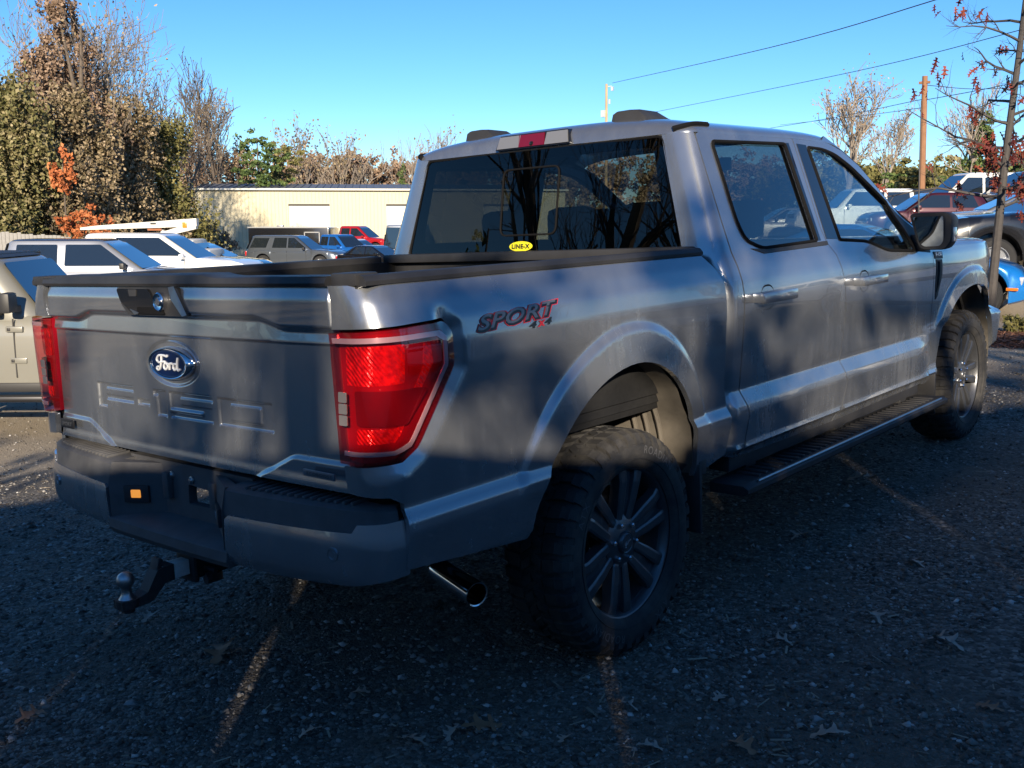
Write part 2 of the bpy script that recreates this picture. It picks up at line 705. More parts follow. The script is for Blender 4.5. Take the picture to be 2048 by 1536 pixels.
bed_poly = [(float(bed_u(GAPX(1.385), 1.385)), 1.385), (.535, 1.385), (.60, 1.319), (.633, 1.268), (.640, 1.15), (.633, .857), (.645, .83), (.663, .735), (.628, .60),
            (.46, .563)] + arch_rear + [(-.575, .573), (-1.080, .622), (-1.070, .80), (-1.11, .822), (float(bed_u(GAPX(.83), .83)), .83)] \
    + [(float(bed_u(GAPX(.905), .905)), .905), (-1.16, .905), (-1.06, .911)] + [(-1.005, .94), (-.858, 1.148), (-.862, 1.25), (-.892, 1.281), (lamp_in[-1][0], 1.270)]
for mir in (False, True):
    o = panel('bed_side', bed_poly, bed_map, 'paint', truck, .012, mirror=mir, vlines=(.60, .72, .75, .785, .81), extra=arch_ring(RA))
    # tail lamp: lens base and the pieces seen in it
    lamp = lamp_in[:1] + [(-1.16, .912)] + [(-1.06, .918), (-1.010, .945), (-.864, 1.150), (-.868, 1.247), (-.895, 1.274)] + lamp_in[::-1][:-1]
    lm = lambda u, z, d=0.0, k=-.022: bed_map(u, z, d - k)
    tl = panel('tail_lamp', roundpoly(lamp, [0, .02, .03, .05, .03, .03, .03, 0, 0, 0, 0]), lm, 'lamp_dark', truck, .014, depth=.03, mirror=mir)
    panel('lens', roundpoly(lamp, [0, .02, .03, .05, .03, .03, .03, 0, 0, 0, 0]), lambda u, z, d=0.0: bed_map(u, z, d - .012), 'lamp_lens', tl, .014, depth=.034, mirror=mir)
    L0, L1 = lamp_in[0][0], lamp_in[-1][0]
    on = lambda k: (lambda u, z, d=0.0: bed_map(u, z, d + .020 - k))
    # pale C-shaped light guide
    guide_o = [(L1 + .012, 1.250), (-.93, 1.252), (-.905, 1.235), (-.905, 1.155), (-1.045, .955), (-1.09, .938), (L0 + .02, .938)]
    guide_i = [(L1 + .012, 1.236), (-.945, 1.238), (-.922, 1.224), (-.922, 1.160), (-1.057, .968), (-1.095, .951), (L0 + .02, .951)]
    panel('light_guide', guide_o + guide_i[::-1], on(.0335), 'lamp_stripe', tl, .012, depth=.003, mirror=mir)
    panel('brake_reflector', roundpoly([(L1 + .025, 1.225), (-1.035, 1.226), (-1.04, 1.122), (L1 + .022, 1.120)], .008), on(.002), 'lamp_red', tl, .012, depth=.003, mirror=mir)
    panel('signal_reflector', roundpoly([(L0 + .035, 1.005), (-1.055, 1.005), (-1.085, .968), (L0 + .035, .962)], .010), on(.002), 'lamp_red', tl, .012, depth=.003, mirror=mir)
    panel('side_reflector', roundpoly([(-.965, 1.222), (-.94, 1.218), (-.932, 1.165), (-1.062, .985), (-1.085, .966), (-1.10, .966), (-.972, 1.155)], .004), on(.0015), 'lamp_red', tl, .012, depth=.002, mirror=mir)
    panel('sensor_cover', roundpoly([(L1 + .065, 1.110), (-1.0, 1.106), (-.965, 1.10), (-1.045, 1.012), (L1 + .07, 1.016)], .01), on(.014), 'lamp_mid', tl, .012, depth=.005, mirror=mir)
    for i in range(3):
        z0 = 1.018 + .031 * i
        panel('reversing_light', roundpoly([(L1 + .022, z0), (L1 + .054, z0), (L1 + .054, z0 + .028), (L1 + .022, z0 + .028)], .003, 2), on(.0335), 'lamp_grey', tl, .01, depth=.004, mirror=mir)
    for k in range(3):
        for (za, zb) in ((1.135, 1.215), (.97, 1.0)):
            pu = L1 + .085 + .03 * k
            panel('bulb_reflector', [(pu, za), (pu + .006, za), (pu + .006, zb), (pu, zb)], on(.004), 'lamp_red', tl, .01, depth=.003, mirror=mir)
    # rail cap and inner bed wall
    rc = MB()
    ys = np.linspace(-1.130, .545, 30)
    rings = [[(.949, y, 1.384), (.951, y, 1.395), (.940, y, 1.408), (.93, y, 1.411), (.865, y, 1.409), (.858, y, 1.402), (.858, y, 1.360), (.93, y, 1.382)] for y in ys]
    if mir:
        rings = [[(-p[0], p[1], p[2]) for p in r] for r in rings]
    rc.loft(rings).build('bed_rail_cap', 'black_plastic', truck, body=True)
    iw = MB()
    sx = -1 if mir else 1
    iw.box((sx * .845, -.25, 1.13), (.05, 1.72, .50))
    iw.box((sx * .70, 0, .93), (.30, .86, .24), bev=.03)
    iw.build('bed_wall', 'liner', truck, body=True)
ROUND = [(1128 - 1128, 0)]

b = MB()
b.box((0, -.25, .86), (1.72, 1.74, .03))
for i in range(11):
    b.box((-.65 + .13 * i, -.25, .88), (.06, 1.70, .012))
b.build('bed_floor', 'liner', truck, body=True)
b = MB()
b.box((0, .615, 1.12), (1.74, .03, .56))
b.box((0, .60, 1.395), (1.72, .09, .04), bev=.008)
b.build('bed_headboard', 'black_plastic', truck, body=True)

# decal on the bed side
dec = lambda k: (lambda u, z: bed_map(u, z, -k))


def put_text(name, s, box, fm, mat, parent, shear=0.0, offset=0.0, spacing=1.0, body=True, warp=None):
    V, F = fit_text(s, box, shear, offset, spacing)
    if warp:
        V = warp(V)
    P = fm(V[:, 0], V[:, 1])
    return mk(name, P, F, mat, parent, smooth=False, body=body)


def rise(V):
    return np.stack([V[:, 0], V[:, 1] + (V[:, 0] + .60) * .055], 1)


for mt, off, k, nm in (('decal_red', .10, .0015, 'decal_edge'), ('decal_black', .060, .002, 'decal_shadow'), ('decal_grey', .012, .0026, 'decal_letters')):
    sh = .004 if mt == 'decal_grey' else 0
    put_text(nm, 'SPORT', (-.765 - sh, 1.238 + sh, -.405 - sh, 1.278 + sh), dec(k), mt, truck, .35, off, 1.05, warp=rise)
for q, (s, a, mt) in enumerate((('4', -.545, 'decal_black'), ('x', -.505, 'decal_red'), ('4', -.472, 'decal_black'))):
    put_text('decal_letters', s, (a, 1.213, a + .034, 1.232 - (.003 if s == 'x' else 0)), dec(.0020), mt, truck, .3, .03, warp=rise)

# --- tailgate
TGW = lambda z: np.interp(z, [.82, .914, 1.26, 1.39], [.842, .833, .820, .814])


def letter_sdf(x, z):
    """stamped characters: negative inside"""
    d = np.full(x.shape, 1.0)

    def rect(x0, x1, z0, z1):
        q = np.maximum(np.abs(x - (x0 + x1) / 2) - (x1 - x0) / 2, np.abs(z - (z0 + z1) / 2) - (z1 - z0) / 2)
        return q
    U = []
    w = .020
    T, B = 1.043, .957
    M0, M1 = .986, 1.006
    U += [rect(-.523, -.463, B, T), rect(-.523, -.267, T - w, T), rect(-.523, -.270, M0, M1)]           # F
    U += [rect(-.240, -.165, .984, 1.006)]                                                              # dash
    U += [rect(-.118, -.058, B, T), rect(-.135, -.10, T - w, T)]                                        # 1
    U += [rect(-.036, .210, T - w, T), rect(-.036, .024, M0, T), rect(-.036, .205, M0, M1), rect(.145, .205, B, M1), rect(-.036, .200, B, B + w)]   # 5
    U += [rect(.238, .505, T - w, T), rect(.238, .300, B, T), rect(.448, .508, B, T), rect(.238, .508, B, B + w)]                                  # 0
    return np.minimum.reduce(U)


def tg_surface(x, z):
    ax = np.abs(x)
    y = -1.138 + 0 * x
    # top spoiler lip: overhang whose lower edge drops towards the sides
    ze = np.where(ax > .0, 1.292 - .027 * sstep(ax, .47, .62), 1.29)
    lip = sstep(z, ze - .010, ze + .012)
    y = y - .022 * lip + .010 * sstep(z, 1.34, 1.39)
    # band under the lip leans out to the crease, then steps in
    y = y - .007 * np.clip((ze - z) / (ze - 1.228), 0, 1) * sstep(z, 1.222, 1.229)
    # lower corner blocks
    zb = .905
    blk = sstep(ax, .40 + (z - .82) * 2.2, .44 + (z - .82) * 2.2) * sstep(z, zb + .004, zb - .014)
    y = y - .007 * blk
    y = y - .004 * sstep(z, .86, .83)
    # stamped name
    y = y + .0070 * sstep(-letter_sdf(x, z), -.0012, .0042)
    # shallow dish behind the emblem
    e = np.hypot(x / .150, (z - 1.137) / .072)
    y = y + .006 * sstep(-e, -1.08, -.92)
    # bow
    y = y + .016 * (x / .82) ** 2
    # rounded side edges
    y = y + .012 * sstep(ax, TGW(z) - .012, TGW(z) + .002)
    return y


nx, nz = 520, 190
xs = np.linspace(-1, 1, nx)
zs = np.linspace(.822, 1.386, nz)
XX, ZZ = np.meshgrid(xs, zs)
XX = XX * TGW(ZZ)
YY = tg_surface(XX, ZZ)
V = np.stack([XX.ravel(), YY.ravel(), ZZ.ravel()], 1)
idx = np.arange(nx * nz).reshape(nz, nx)
F = np.stack([idx[:-1, :-1], idx[:-1, 1:], idx[1:, 1:], idx[1:, :-1]], -1).reshape(-1, 4).tolist()
# turned edges
ring = list(idx[0, :]) + list(idx[1:, -1]) + list(idx[-1, ::-1][1:]) + list(idx[::-1, 0][1:-1])
k0 = len(V)
V = np.concatenate([V, np.stack([V[ring, 0], np.full(len(ring), -1.085), V[ring, 2]], 1)])
n = len(ring)
F += [(ring[i], k0 + i, k0 + (i + 1) % n, ring[(i + 1) % n]) for i in range(n)]
tailgate = mk('tailgate', V, F, 'paint', truck, body=True, angle=50)
b = MB()
b.box((0, -1.07, 1.10), (1.60, .03, .54))
b.build('inner_panel', 'liner', tailgate, body=True)
# cap along the top
cap = MB()
rings = []
for x in np.linspace(-.815, .815, 41):
    hi = .010 * (sstep(np.array(abs(x)), .74, .70)) if x < 0 else .010 * sstep(np.array(x), .30, .26)
    t = 1.410 + float(hi)
    rings.append([(x, -1.163 + .012 * (x / .8) ** 2, 1.383), (x, -1.168 + .012 * (x / .8) ** 2, 1.392), (x, -1.160 + .012 * (x / .8) ** 2, t - .003), (x, -1.150, t), (x, -1.06, t), (x, -1.05, t - .006), (x, -1.05, 1.375)])
cap.loft(rings).build('tailgate_cap', 'black_plastic', tailgate, body=True)
for sx in (-1, 1):
    MB().box((sx * .872, -1.10, 1.40), (.10, .08, .034), bev=.006).build('rail_end_cap', 'black_plastic', truck, body=True)
# handle, bezel and lock
tgf = lambda k: (lambda x, z, d=0.0: np.stack([np.asarray(x, float), tg_surface(np.asarray(x, float), np.asarray(z, float)) * 0 - 1.160 - k + d, np.asarray(z, float)], 1))
bez = roundpoly([(-.255, 1.380), (.112, 1.380), (.165, 1.292), (-.195, 1.290), (-.235, 1.325)], .012)
hb = panel('handle_bezel', bez, tgf(.004), 'black_plastic', tailgate, .02, depth=.012)
mk('bezel_edge', BK(np.array([(.075, -1.172, 1.381), (.098, -1.166, 1.384), (.158, -1.166, 1.296), (.140, -1.172, 1.292), (.085, -1.1725, 1.345)])), [(0, 1, 2, 3, 4)], 'dull_steel', hb, smooth=False)
panel('handle_lever', roundpoly([(-.245, 1.376), (-.045, 1.376), (-.020, 1.340), (.005, 1.300), (-.165, 1.300), (-.225, 1.335)], .012), tgf(.012), 'gloss_black', hb, .02, depth=.012)
panel('handle_slot', roundpoly([(-.12, 1.318), (.02, 1.318), (.04, 1.296), (-.12, 1.296)], .006), tgf(.0135), 'seal', hb, .02, depth=.006)
panel('handle_glint', [(-.165, 1.311), (-.110, 1.300), (-.122, 1.294), (-.138, 1.294)], tgf(.0145), 'dull_steel', hb, .02, depth=.004)  # steel sliver modelled as a glint of light on the handle
Mk = Matrix.Translation((.022, -1.172, 1.336)) @ Matrix.Rotation(R(90), 4, 'X')
MB().lathe([(.0001, .010), (.012, .010), (.014, .006), (.022, .007), (.026, .010), (.030, .006), (.031, -.01)], 28, Mk).build('tailgate_lock', 'chrome', hb, body=True)
panel('camera_window', roundpoly([(-.165, 1.374), (-.115, 1.374), (-.118, 1.352), (-.16, 1.352)], .004), tgf(.0145), 'black_plastic', hb, .02, depth=.004)
# emblem
Me = Matrix.Translation((0, -1.138, 1.137)) @ Matrix.Rotation(R(90), 4, 'X')


def oval(prof, mat, name, parent, a=1.0, b_=.40):
    mb = MB()
    mb.lathe(prof, 48)
    V = np.array([tuple(v) for v in mb.V])
    V = np.stack([V[:, 0] * a, -1.140 - V[:, 2], 1.137 + V[:, 1] * b_], 1)
    return mk(name, V, mb.F, mat, parent, body=True)


emb = oval([(.0001, .012), (.105, .012), (.106, .010)], 'blue_oval', 'emblem', tailgate, 1.0, .42)
oval([(.104, .010), (.105, .0145), (.111, .0165), (.118, .013), (.124, .002), (.126, -.006)], 'chrome', 'emblem_ring', emb, 1.0, .43)
oval([(.096, .012), (.0965, .0135), (.099, .0135), (.0995, .012)], 'chrome', 'emblem_line', emb, 1.0, .42)
# script lettering drawn as strokes (unit box, then placed on the oval)
strokes = [
    [(-.70, .10), (-.78, .30), (-.60, .62), (-.25, .66), (-.02, .58), (.02, .72)],                         # F top flourish
    [(-.42, .58), (-.46, .10), (-.60, -.45), (-.76, -.55), (-.82, -.38), (-.70, -.28)],                    # F stem
    [(-.66, .06), (-.45, .10), (-.22, .16), (-.20, .02)],                                                  # F bar
    [(-.10, .06), (-.26, -.10), (-.28, -.36), (-.16, -.46), (-.03, -.30), (-.02, -.06), (-.12, .06), (.04, -.02), (.14, .02)],   # o
    [(.14, .06), (.12, -.20), (.10, -.46)], [(.12, -.15), (.22, .06), (.34, .02)],                        # r
    [(.62, .04), (.46, .02), (.38, -.22), (.44, -.44), (.58, -.36), (.66, -.05)],                         # d bowl
    [(.74, .55), (.68, .10), (.66, -.34), (.74, -.46), (.84, -.36)],                                       # d stem
]


def smooth_line(pts, n=6):
    P = [np.array(p, float) for p in pts]
    P = [2 * P[0] - P[1]] + P + [2 * P[-1] - P[-2]]
    out = []
    for i in range(1, len(P) - 2):
        for k in range(n):
            t = k / n
            out.append(.5 * (2 * P[i] + (P[i + 1] - P[i - 1]) * t + (2 * P[i - 1] - 5 * P[i] + 4 * P[i + 1] - P[i + 2]) * t * t + (3 * P[i] - P[i - 1] - 3 * P[i + 1] + P[i + 2]) * t ** 3))
    out.append(P[-2])
    return out


def script(name, parent, fm, sx, sz, rad, mat):
    mb = MB()
    for st in strokes:
        mb.tube([fm(p[0] * sx, p[1] * sz) for p in smooth_line(st)], rad, 6)
    return mb.build(name, mat, parent, body=True)


script('emblem_script', emb, lambda a, c: (a + .012 * 0, -1.1535, 1.137 + c), .082, .040, .0036, 'white_text')
# small name plates
nb = MB().box((.735, -1.156, .868), (.135, .006, .020), bev=.002).build('name_plate', 'decal_grey', tailgate, body=True)
put_text('plate_letters', 'ECOBOOST', (.685, .8635, .795, .8725), lambda u, z: np.stack([u, np.full(len(u), -1.1600), z], 1), 'decal_black', nb, 0, 0.0, 1.2)
nb = MB().box((-.745, -1.150, .875), (.10, .006, .034), bev=.003).build('name_plate', 'decal_black', tailgate, body=True)
put_text('plate_letters', 'SPORT', (-.785, .868, -.705, .882), lambda u, z: np.stack([u, np.full(len(u), -1.1540), z], 1), 'decal_grey', nb, .2)

# --- cab: corner pillars, doors, glass
CYC = lambda z: .655 + np.maximum(0, z - 1.38) * .135
CA, CB, CL = .11, .06, .13
ARF = lambda y, z: np.where(z < 1.45, flare(FA, y, z), 0)


def side_x(y, z):
    x = CABX(z) - .040 * np.clip(y - 1.7, 0, 2) ** 2 * sstep(z, 1.36, 1.55)
    x = x - .30 * np.clip(y - 3.72, 0, 1) ** 2
    # front wheel flare, door-bottom ramp dies out ahead of the front door
    x = x + flare(FA, y, z)
    k = sstep(y, 2.72, 2.96) * sstep(z, .60, .66) * sstep(z, .90, .84)
    return x * (1 - k) + (CABX(np.full_like(z, .90)) + .004) * k if np.any(k) else x


def cab_side(y, z, d=0.0):
    y, z = np.asarray(y, float), np.asarray(z, float)
    return np.stack([side_x(y, z) - d, y, z], 1)


def cab_corner(v, z, d=0.0):
    v, z = np.asarray(v, float), np.asarray(z, float)
    yc = CYC(z)
    X = side_x(np.maximum(v, 0) + yc + CB, z)
    t = np.clip(-v / CL, 0, 1) * math.pi / 2
    s = np.maximum(0, -v - CL)
    x = np.where(v >= 0, X - d, X - CA + (CA - d) * np.cos(t) - s)
    y = np.where(v >= 0, yc + CB + v, yc + CB - (CB - d) * np.sin(t))
    return np.stack([x, y, z], 1)


ygap = [(.758, .56), (.770, .64), (.800, .735), (.762, .839), (.776, 1.065), (.778, 1.2), (.773, 1.30), (.764, 1.40), (.760, 1.5), (.757, 1.7), (.757, 1.862)]
GLX = lambda z: np.interp(z, [1.395, 1.85], [.792, .668])
right_b = [(y - float(CYC(z)) - CB - .004, z) for y, z in ygap]
left_b = []
for z in (1.862, 1.80, 1.7, 1.6, 1.5, 1.40):
    X = float(CABX(z))
    left_b.append((-CL - (X - CA - float(GLX(z))), z))
left_b += [(-CL - .03, 1.38), (-CL - .03, .60)]
for mir in (False, True):
    panel('cab_corner', right_b + left_b, cab_corner, 'paint', truck, .018, mirror=mir, depth=.025, vlines=(.603, .625, .775, .835, .86))

rear_door = ygap[:0] + [(.762, .56), (1.688, .547), (1.705, .60), (1.763, .737), (1.731, .829), (1.762, 1.0), (1.764, 1.09), (1.742, 1.21), (1.705, 1.33), (1.655, 1.39), (1.635, 1.45), (1.625, 1.868), (1.20, 1.871), (.80, 1.866), (.768, 1.855), (.761, 1.82)] \
    + [(y + .004, z) for y, z in ygap[::-1][1:-1]]
rear_win = roundpoly([(.868, 1.828), (1.53, 1.840), (1.558, 1.40), (1.03, 1.388), (.905, 1.425), (.876, 1.50)], [.03, .02, .015, .05, .06, .08])
front_door = [(1.694, .547), (2.824, .56), (2.882, .605), (2.955, .74), (2.95, .78), (2.957, 1.04), (2.945, 1.27), (2.905, 1.395), (2.72, 1.530), (2.62, 1.592), (2.35, 1.756), (2.17, 1.828), (2.0, 1.862), (1.80, 1.868), (1.631, 1.868),
              (1.641, 1.45), (1.661, 1.39), (1.711, 1.33), (1.748, 1.21), (1.770, 1.09), (1.768, 1.0), (1.737, .829), (1.769, .737), (1.711, .60)]
front_win = roundpoly([(1.762, 1.832), (1.92, 1.828), (2.06, 1.805), (2.22, 1.748), (2.605, 1.565), (2.70, 1.305), (2.33, 1.322), (2.12, 1.378), (1.805, 1.396)], [.02, .05, .05, .05, .02, .03, .06, .06, .015])
doors = {}
for mir in (False, True):
    rd = panel('rear_door', rear_door, cab_side, 'paint', truck, .018, [rear_win], mirror=mir, depth=.03, vlines=(.585, .603, .625, .74, .775, .835, .86))
    fd = panel('front_door', front_door, cab_side, 'paint', truck, .018, [front_win], mirror=mir, depth=.03, vlines=(.585, .603, .625, .74, .775, .835, .86))
    inner = lambda y, z, d=0.0: cab_side(y, z, d + .010)
    panel('window_glass', densify(rear_win, .03).tolist(), inner, 'glass_dark', rd, .06, depth=0, mirror=mir)
    panel('window_glass', densify(front_win, .03).tolist(), inner, 'glass_front', fd, .06, depth=0, mirror=mir)
    for dr, win in ((rd, rear_win), (fd, front_win)):
        W_ = densify(win, .03)
        P = cab_side(W_[:, 0], W_[:, 1], -.001)
        if mir:
            P = P * np.array([-1, 1, 1])
        MB().tube([tuple(p) for p in P] + [tuple(P[0])], .008, 6, caps=False).build('window_seal', 'seal', dr, body=True)
    # black covers: pillar cover, sail, belt strip
    out = lambda k: (lambda y, z, d=0.0: cab_side(y, z, d - k))
    panel('pillar_cover', [(1.655, 1.845), (1.750, 1.842), (1.795, 1.40), (1.665, 1.405)], out(.002), 'gloss_black', fd, .04, depth=.004, mirror=mir)
    panel('pillar_cover', [(1.545, 1.845), (1.572, 1.845), (1.600, 1.40), (1.570, 1.40)], out(.002), 'gloss_black', rd, .04, depth=.004, mirror=mir)
    panel('mirror_sail', [(2.70, 1.302), (2.625, 1.560), (2.70, 1.515), (2.885, 1.385), (2.925, 1.285)], out(.002), 'black_plastic', fd, .04, depth=.004, mirror=mir)
    panel('belt_strip', [(.93, 1.392), (1.03, 1.368), (1.66, 1.378), (1.66, 1.396), (1.03, 1.386)], out(.004), 'black_plastic', rd, .04, depth=.006, mirror=mir)
    # handles
    for dr, y0 in ((rd, .850), (fd, 1.850)):
        sx = -1 if mir else 1
        xx = float(CABX(1.195))
        h = MB()
        h.box((sx * (xx + .040), y0 + .150, 1.195), (.026, .300, .044), bev=.010)
        h.box((sx * (xx + .018), y0 + .020, 1.195), (.050, .040, .038), bev=.006)
        h.box((sx * (xx + .018), y0 + .285, 1.195), (.050, .030, .034), bev=.006)
        ho = h.build('door_handle', 'paint', dr, body=True)
        c = MB()
        c.lathe([(.0001, .0), (.048, .001), (.052, .004)], 24, Matrix.Translation((sx * (xx - .004), y0 + .125, 1.192)) @ Matrix.Rotation(R(90) * sx, 4, 'Y') @ Matrix.Diagonal((1.0, 1.15, 1, 1)))
        c.build('handle_cup', 'trim_dark', dr, body=True)
    # side mirror
    sx = -1 if mir else 1
    hp = [(0.965, 1.49), (.985, 1.503), (1.150, 1.503), (1.185, 1.475), (1.180, 1.35), (1.150, 1.308), (1.045, 1.308), (1.015, 1.325)]
    hp = roundpoly(hp, .02, 3)
    mb = MB()
    cx, cz = 1.08, 1.41
    rings = []
    for yy, k in ((2.655, .97), (2.660, 1.0), (2.70, 1.0), (2.76, .97), (2.80, .85), (2.82, .60)):
        rings.append([(sx * (cx + (p[0] - cx) * k), yy, cz + (p[1] - cz) * k) for p in hp])
    mb.loft(rings)
    mo = mb.build('side_mirror', 'black_plastic', fd, body=True, angle=45)
    gl = MB()
    gp = roundpoly([(.990, 1.482), (1.145, 1.482), (1.143, 1.352), (1.125, 1.328), (1.045, 1.326), (1.022, 1.345)], .012, 3)
    V = [(sx * p[0], 2.6525 - (p[1] - 1.326) * .10, p[1]) for p in gp]
    mk('mirror_glass', V, [tuple(range(len(V)))], 'mirror_glass', fd, smooth=False, body=True)
    MB().box((sx * 1.181, 2.70, 1.385), (.012, .05, .075), bev=.003).build('turn_repeater', 'lamp_clear', fd, body=True)
    MB().box((sx * .975, 2.75, 1.345), (.10, .055, .09), bev=.015).build('mirror_arm', 'black_plastic', fd, body=True)

# rear window with frit border, slider frame and sticker
def rear_map(k):
    return lambda x, z, d=0.0: np.stack([np.asarray(x, float), CYC(np.asarray(z, float)) + .018 * (np.asarray(x, float) / .8) ** 2 - .006 + k + d, np.asarray(z, float)], 1)


gl_o = [(-.786, 1.405), (.786, 1.405), (.672, 1.856), (-.672, 1.856)]
rg = panel('rear_window', roundpoly(gl_o, .03), rear_map(0), 'glass_rear', truck, .06, depth=0)
fr_h = roundpoly([(-.70, 1.462), (.70, 1.462), (.625, 1.815), (-.625, 1.815)], .03)
panel('window_border', roundpoly(gl_o, .03), rear_map(.006), 'seal', rg, .06, [fr_h], depth=.006)
MB().tube([tuple(rear_map(-.002)(np.array([p[0]]), np.array([p[1]]))[0]) for p in roundpoly(gl_o, .03) + [roundpoly(gl_o, .03)[0]]], .006, 6).build('window_seal', 'seal', rg, body=True)
sl = roundpoly([(-.172, 1.485), (.150, 1.485), (.158, 1.778), (-.165, 1.778)], .035)
sl = sl + [sl[0]]
MB().tube([tuple(rear_map(-.003)(np.array([p[0]]), np.array([p[1]]))[0]) for p in sl], .0045, 6).build('slider_frame', 'seal', rg, body=True)
t = np.linspace(0, 2 * math.pi, 33)[:-1]
stick = [(-.045 + .068 * math.cos(a), 1.435 + .0225 * math.sin(a)) for a in t]
st = panel('window_sticker', stick, rear_map(-.002), 'sticker_yellow', rg, .02, depth=.001)
put_text('sticker_letters', 'LINE-X', (-.096, 1.426, .006, 1.444), rear_map(-.0035), 'decal_black', st, 0, .05, 1.1)

# roof
RAIL = table([(.70, 1.862), (1.62, 1.868), (1.85, 1.866), (2.0, 1.860), (2.17, 1.832), (2.3, 1.79)], .03, .6, 2.5)
rows = []
ny, nt = 60, 49
ysr = np.concatenate([np.linspace(.718, .86, 16), np.linspace(.88, 2.13, ny - 16)])
for y in ysr:
    w = float(side_x(np.array([max(y, .78)]), np.array([1.864]))[0])
    if y < .782:
        w -= CA * (1 - math.sqrt(max(0, 1 - ((.782 - y) / .064) ** 2)))
    h = .092
    if y < .86:
        q = min(1, (.86 - y) / .142)
        h *= max(0, 1 - q ** 2.4) ** (1 / 2.4)
    h = max(h, .0005)
    base = float(RAIL(y))
    row = []
    for t in np.linspace(0, math.pi, nt):
        c, s = math.cos(t), math.sin(t)
        x = w * math.copysign(abs(c) ** (2 / 3.0), c)
        z = base + h * abs(s) ** (2 / 2.2)
        sh = .20 * sstep(np.array(y), 1.5, 2.13) * (1 - min(1, abs(x) / .8) ** 2)
        row.append((x, y + float(sh), z - .25 * float(sh) * .25))
    rows.append(row)
mb = MB()
mb.loft(rows, closed=False, caps=False)
roof = mb.build('roof', 'paint', truck, body=True, angle=60)
for sx in (-1, 1):
    dt = MB()
    rr = []
    for y in np.linspace(.73, .90, 14):
        j = int(np.argmin(abs(ysr - y)))
        row = rows[j]
        k = 5 if sx > 0 else nt - 6
        p, q = row[k], row[k - 2 * (1 if sx > 0 else -1)]
        rr.append((p, q))
    mb = MB()
    mb.tube([(p[0], p[1] - .002, p[2] + .001) for p, q in rr], .013, 6)
    mb.build('roof_joint', 'seal', roof, body=True)
# high brake light
hm = lambda k: (lambda x, z, d=0.0: np.stack([np.asarray(x, float), .712 + (np.asarray(z, float) - 1.875) * .30 + .018 * (np.asarray(x, float) / .8) ** 2 - k + d, np.asarray(z, float)], 1))
hl = panel('high_brake_light', roundpoly([(-.215, 1.868), (.215, 1.868), (.195, 1.932), (-.195, 1.932)], .006), hm(.006), 'gloss_black', truck, .03, depth=.05)
for nm, x0, x1, mt in (('cargo_lamp', -.205, -.075, 'lamp_smoke'), ('brake_lens', -.073, .073, 'lamp_mid'), ('cargo_lamp', .075, .205, 'lamp_smoke')):
    k0 = -.01 if x0 < -.1 else 0
    panel(nm, [(x0, 1.874), (x1, 1.874), (x1 - (.012 if x1 > .1 else -.006 if x1 < 0 else .006), 1.927), (x0 + (.012 if x0 < -.1 else 0.006 if x0 > 0 else -.006), 1.927)], hm(.011), mt, hl, .02, depth=.006)
MB().lathe([(.0001, .012), (.010, .011), (.013, 0)], 14, Matrix.Translation((0, .712, 1.884)) @ Matrix.Rotation(R(90), 4, 'X')).build('camera_dome', 'gloss_black', hl, body=True)
# black pods on the roof
for sx in (-1, 1):
    pod = MB()
    cx = .43 * sx
    rings = []
    for t, hh in ((-.085, .002), (-.078, .036), (-.06, .046), (0, .047), (.05, .043), (.075, .020), (.09, .002)):
        rings.append([(cx + t, .83, 1.940), (cx + t, .835, 1.945 + hh * .9), (cx + t, .85, 1.945 + hh), (cx + t, .98, 1.947 + hh * .9), (cx + t, 1.06, 1.945 + hh * .2), (cx + t, 1.06, 1.940)])
    pod.loft(rings).build('roof_pod', 'black_plastic', truck, body=True, angle=50)

# windshield, pillars, cowl, hood, fenders, nose
top = [(x, 2.13 + .20 * (1 - (abs(x) / .8) ** 2), 1.842 + .075 * (1 - (abs(x) / .78) ** 2.5)) for x in np.linspace(-.735, .735, 25)]
bot = [(x, 2.98 + .34 * (1 - (abs(x) / .84) ** 2), 1.40 - .03 * (1 - (abs(x) / .84) ** 2)) for x in np.linspace(-.81, .81, 25)]
rows = []
for t in np.linspace(0, 1, 13):
    rows.append([tuple(np.array(a) * (1 - t) + np.array(c) * t + np.array([0, .03, .03]) * 4 * t * (1 - t)) for a, c in zip(top, bot)])
MB().loft(rows, closed=False, caps=False).build('windshield', 'glass_shield', truck, body=True)
fr = np.array([(1.95, 1.868), (2.08, 1.855), (2.17, 1.834), (2.35, 1.762), (2.62, 1.598), (2.72, 1.536), (2.905, 1.401), (2.95, 1.35)])
for sx in (-1, 1):
    A = cab_side(fr[:, 0], fr[:, 1], .0)
    rws = [[], [], [], []]
    for i, p in enumerate(A):
        t = i / (len(A) - 1)
        q = np.array([.735 + .075 * t, 2.13 + .85 * max(0, (p[1] - 2.0) / .95), 0])
        q[2] = 1.842 + (1.40 - 1.842) * (q[1] - 2.13) / .85 + .012
        if i == 0:
            q = np.array([.76, 2.0, 1.885])
        m_ = (p + q) / 2 + np.array([.012, .004, .018])
        for r_, pt in zip(rws, (p - np.array([.02, 0, .004]), p, m_, q)):
            r_.append((sx * pt[0], pt[1], pt[2]))
    MB().loft(rws, closed=False, caps=False).build('windshield_pillar', 'paint', truck, body=True, angle=60)

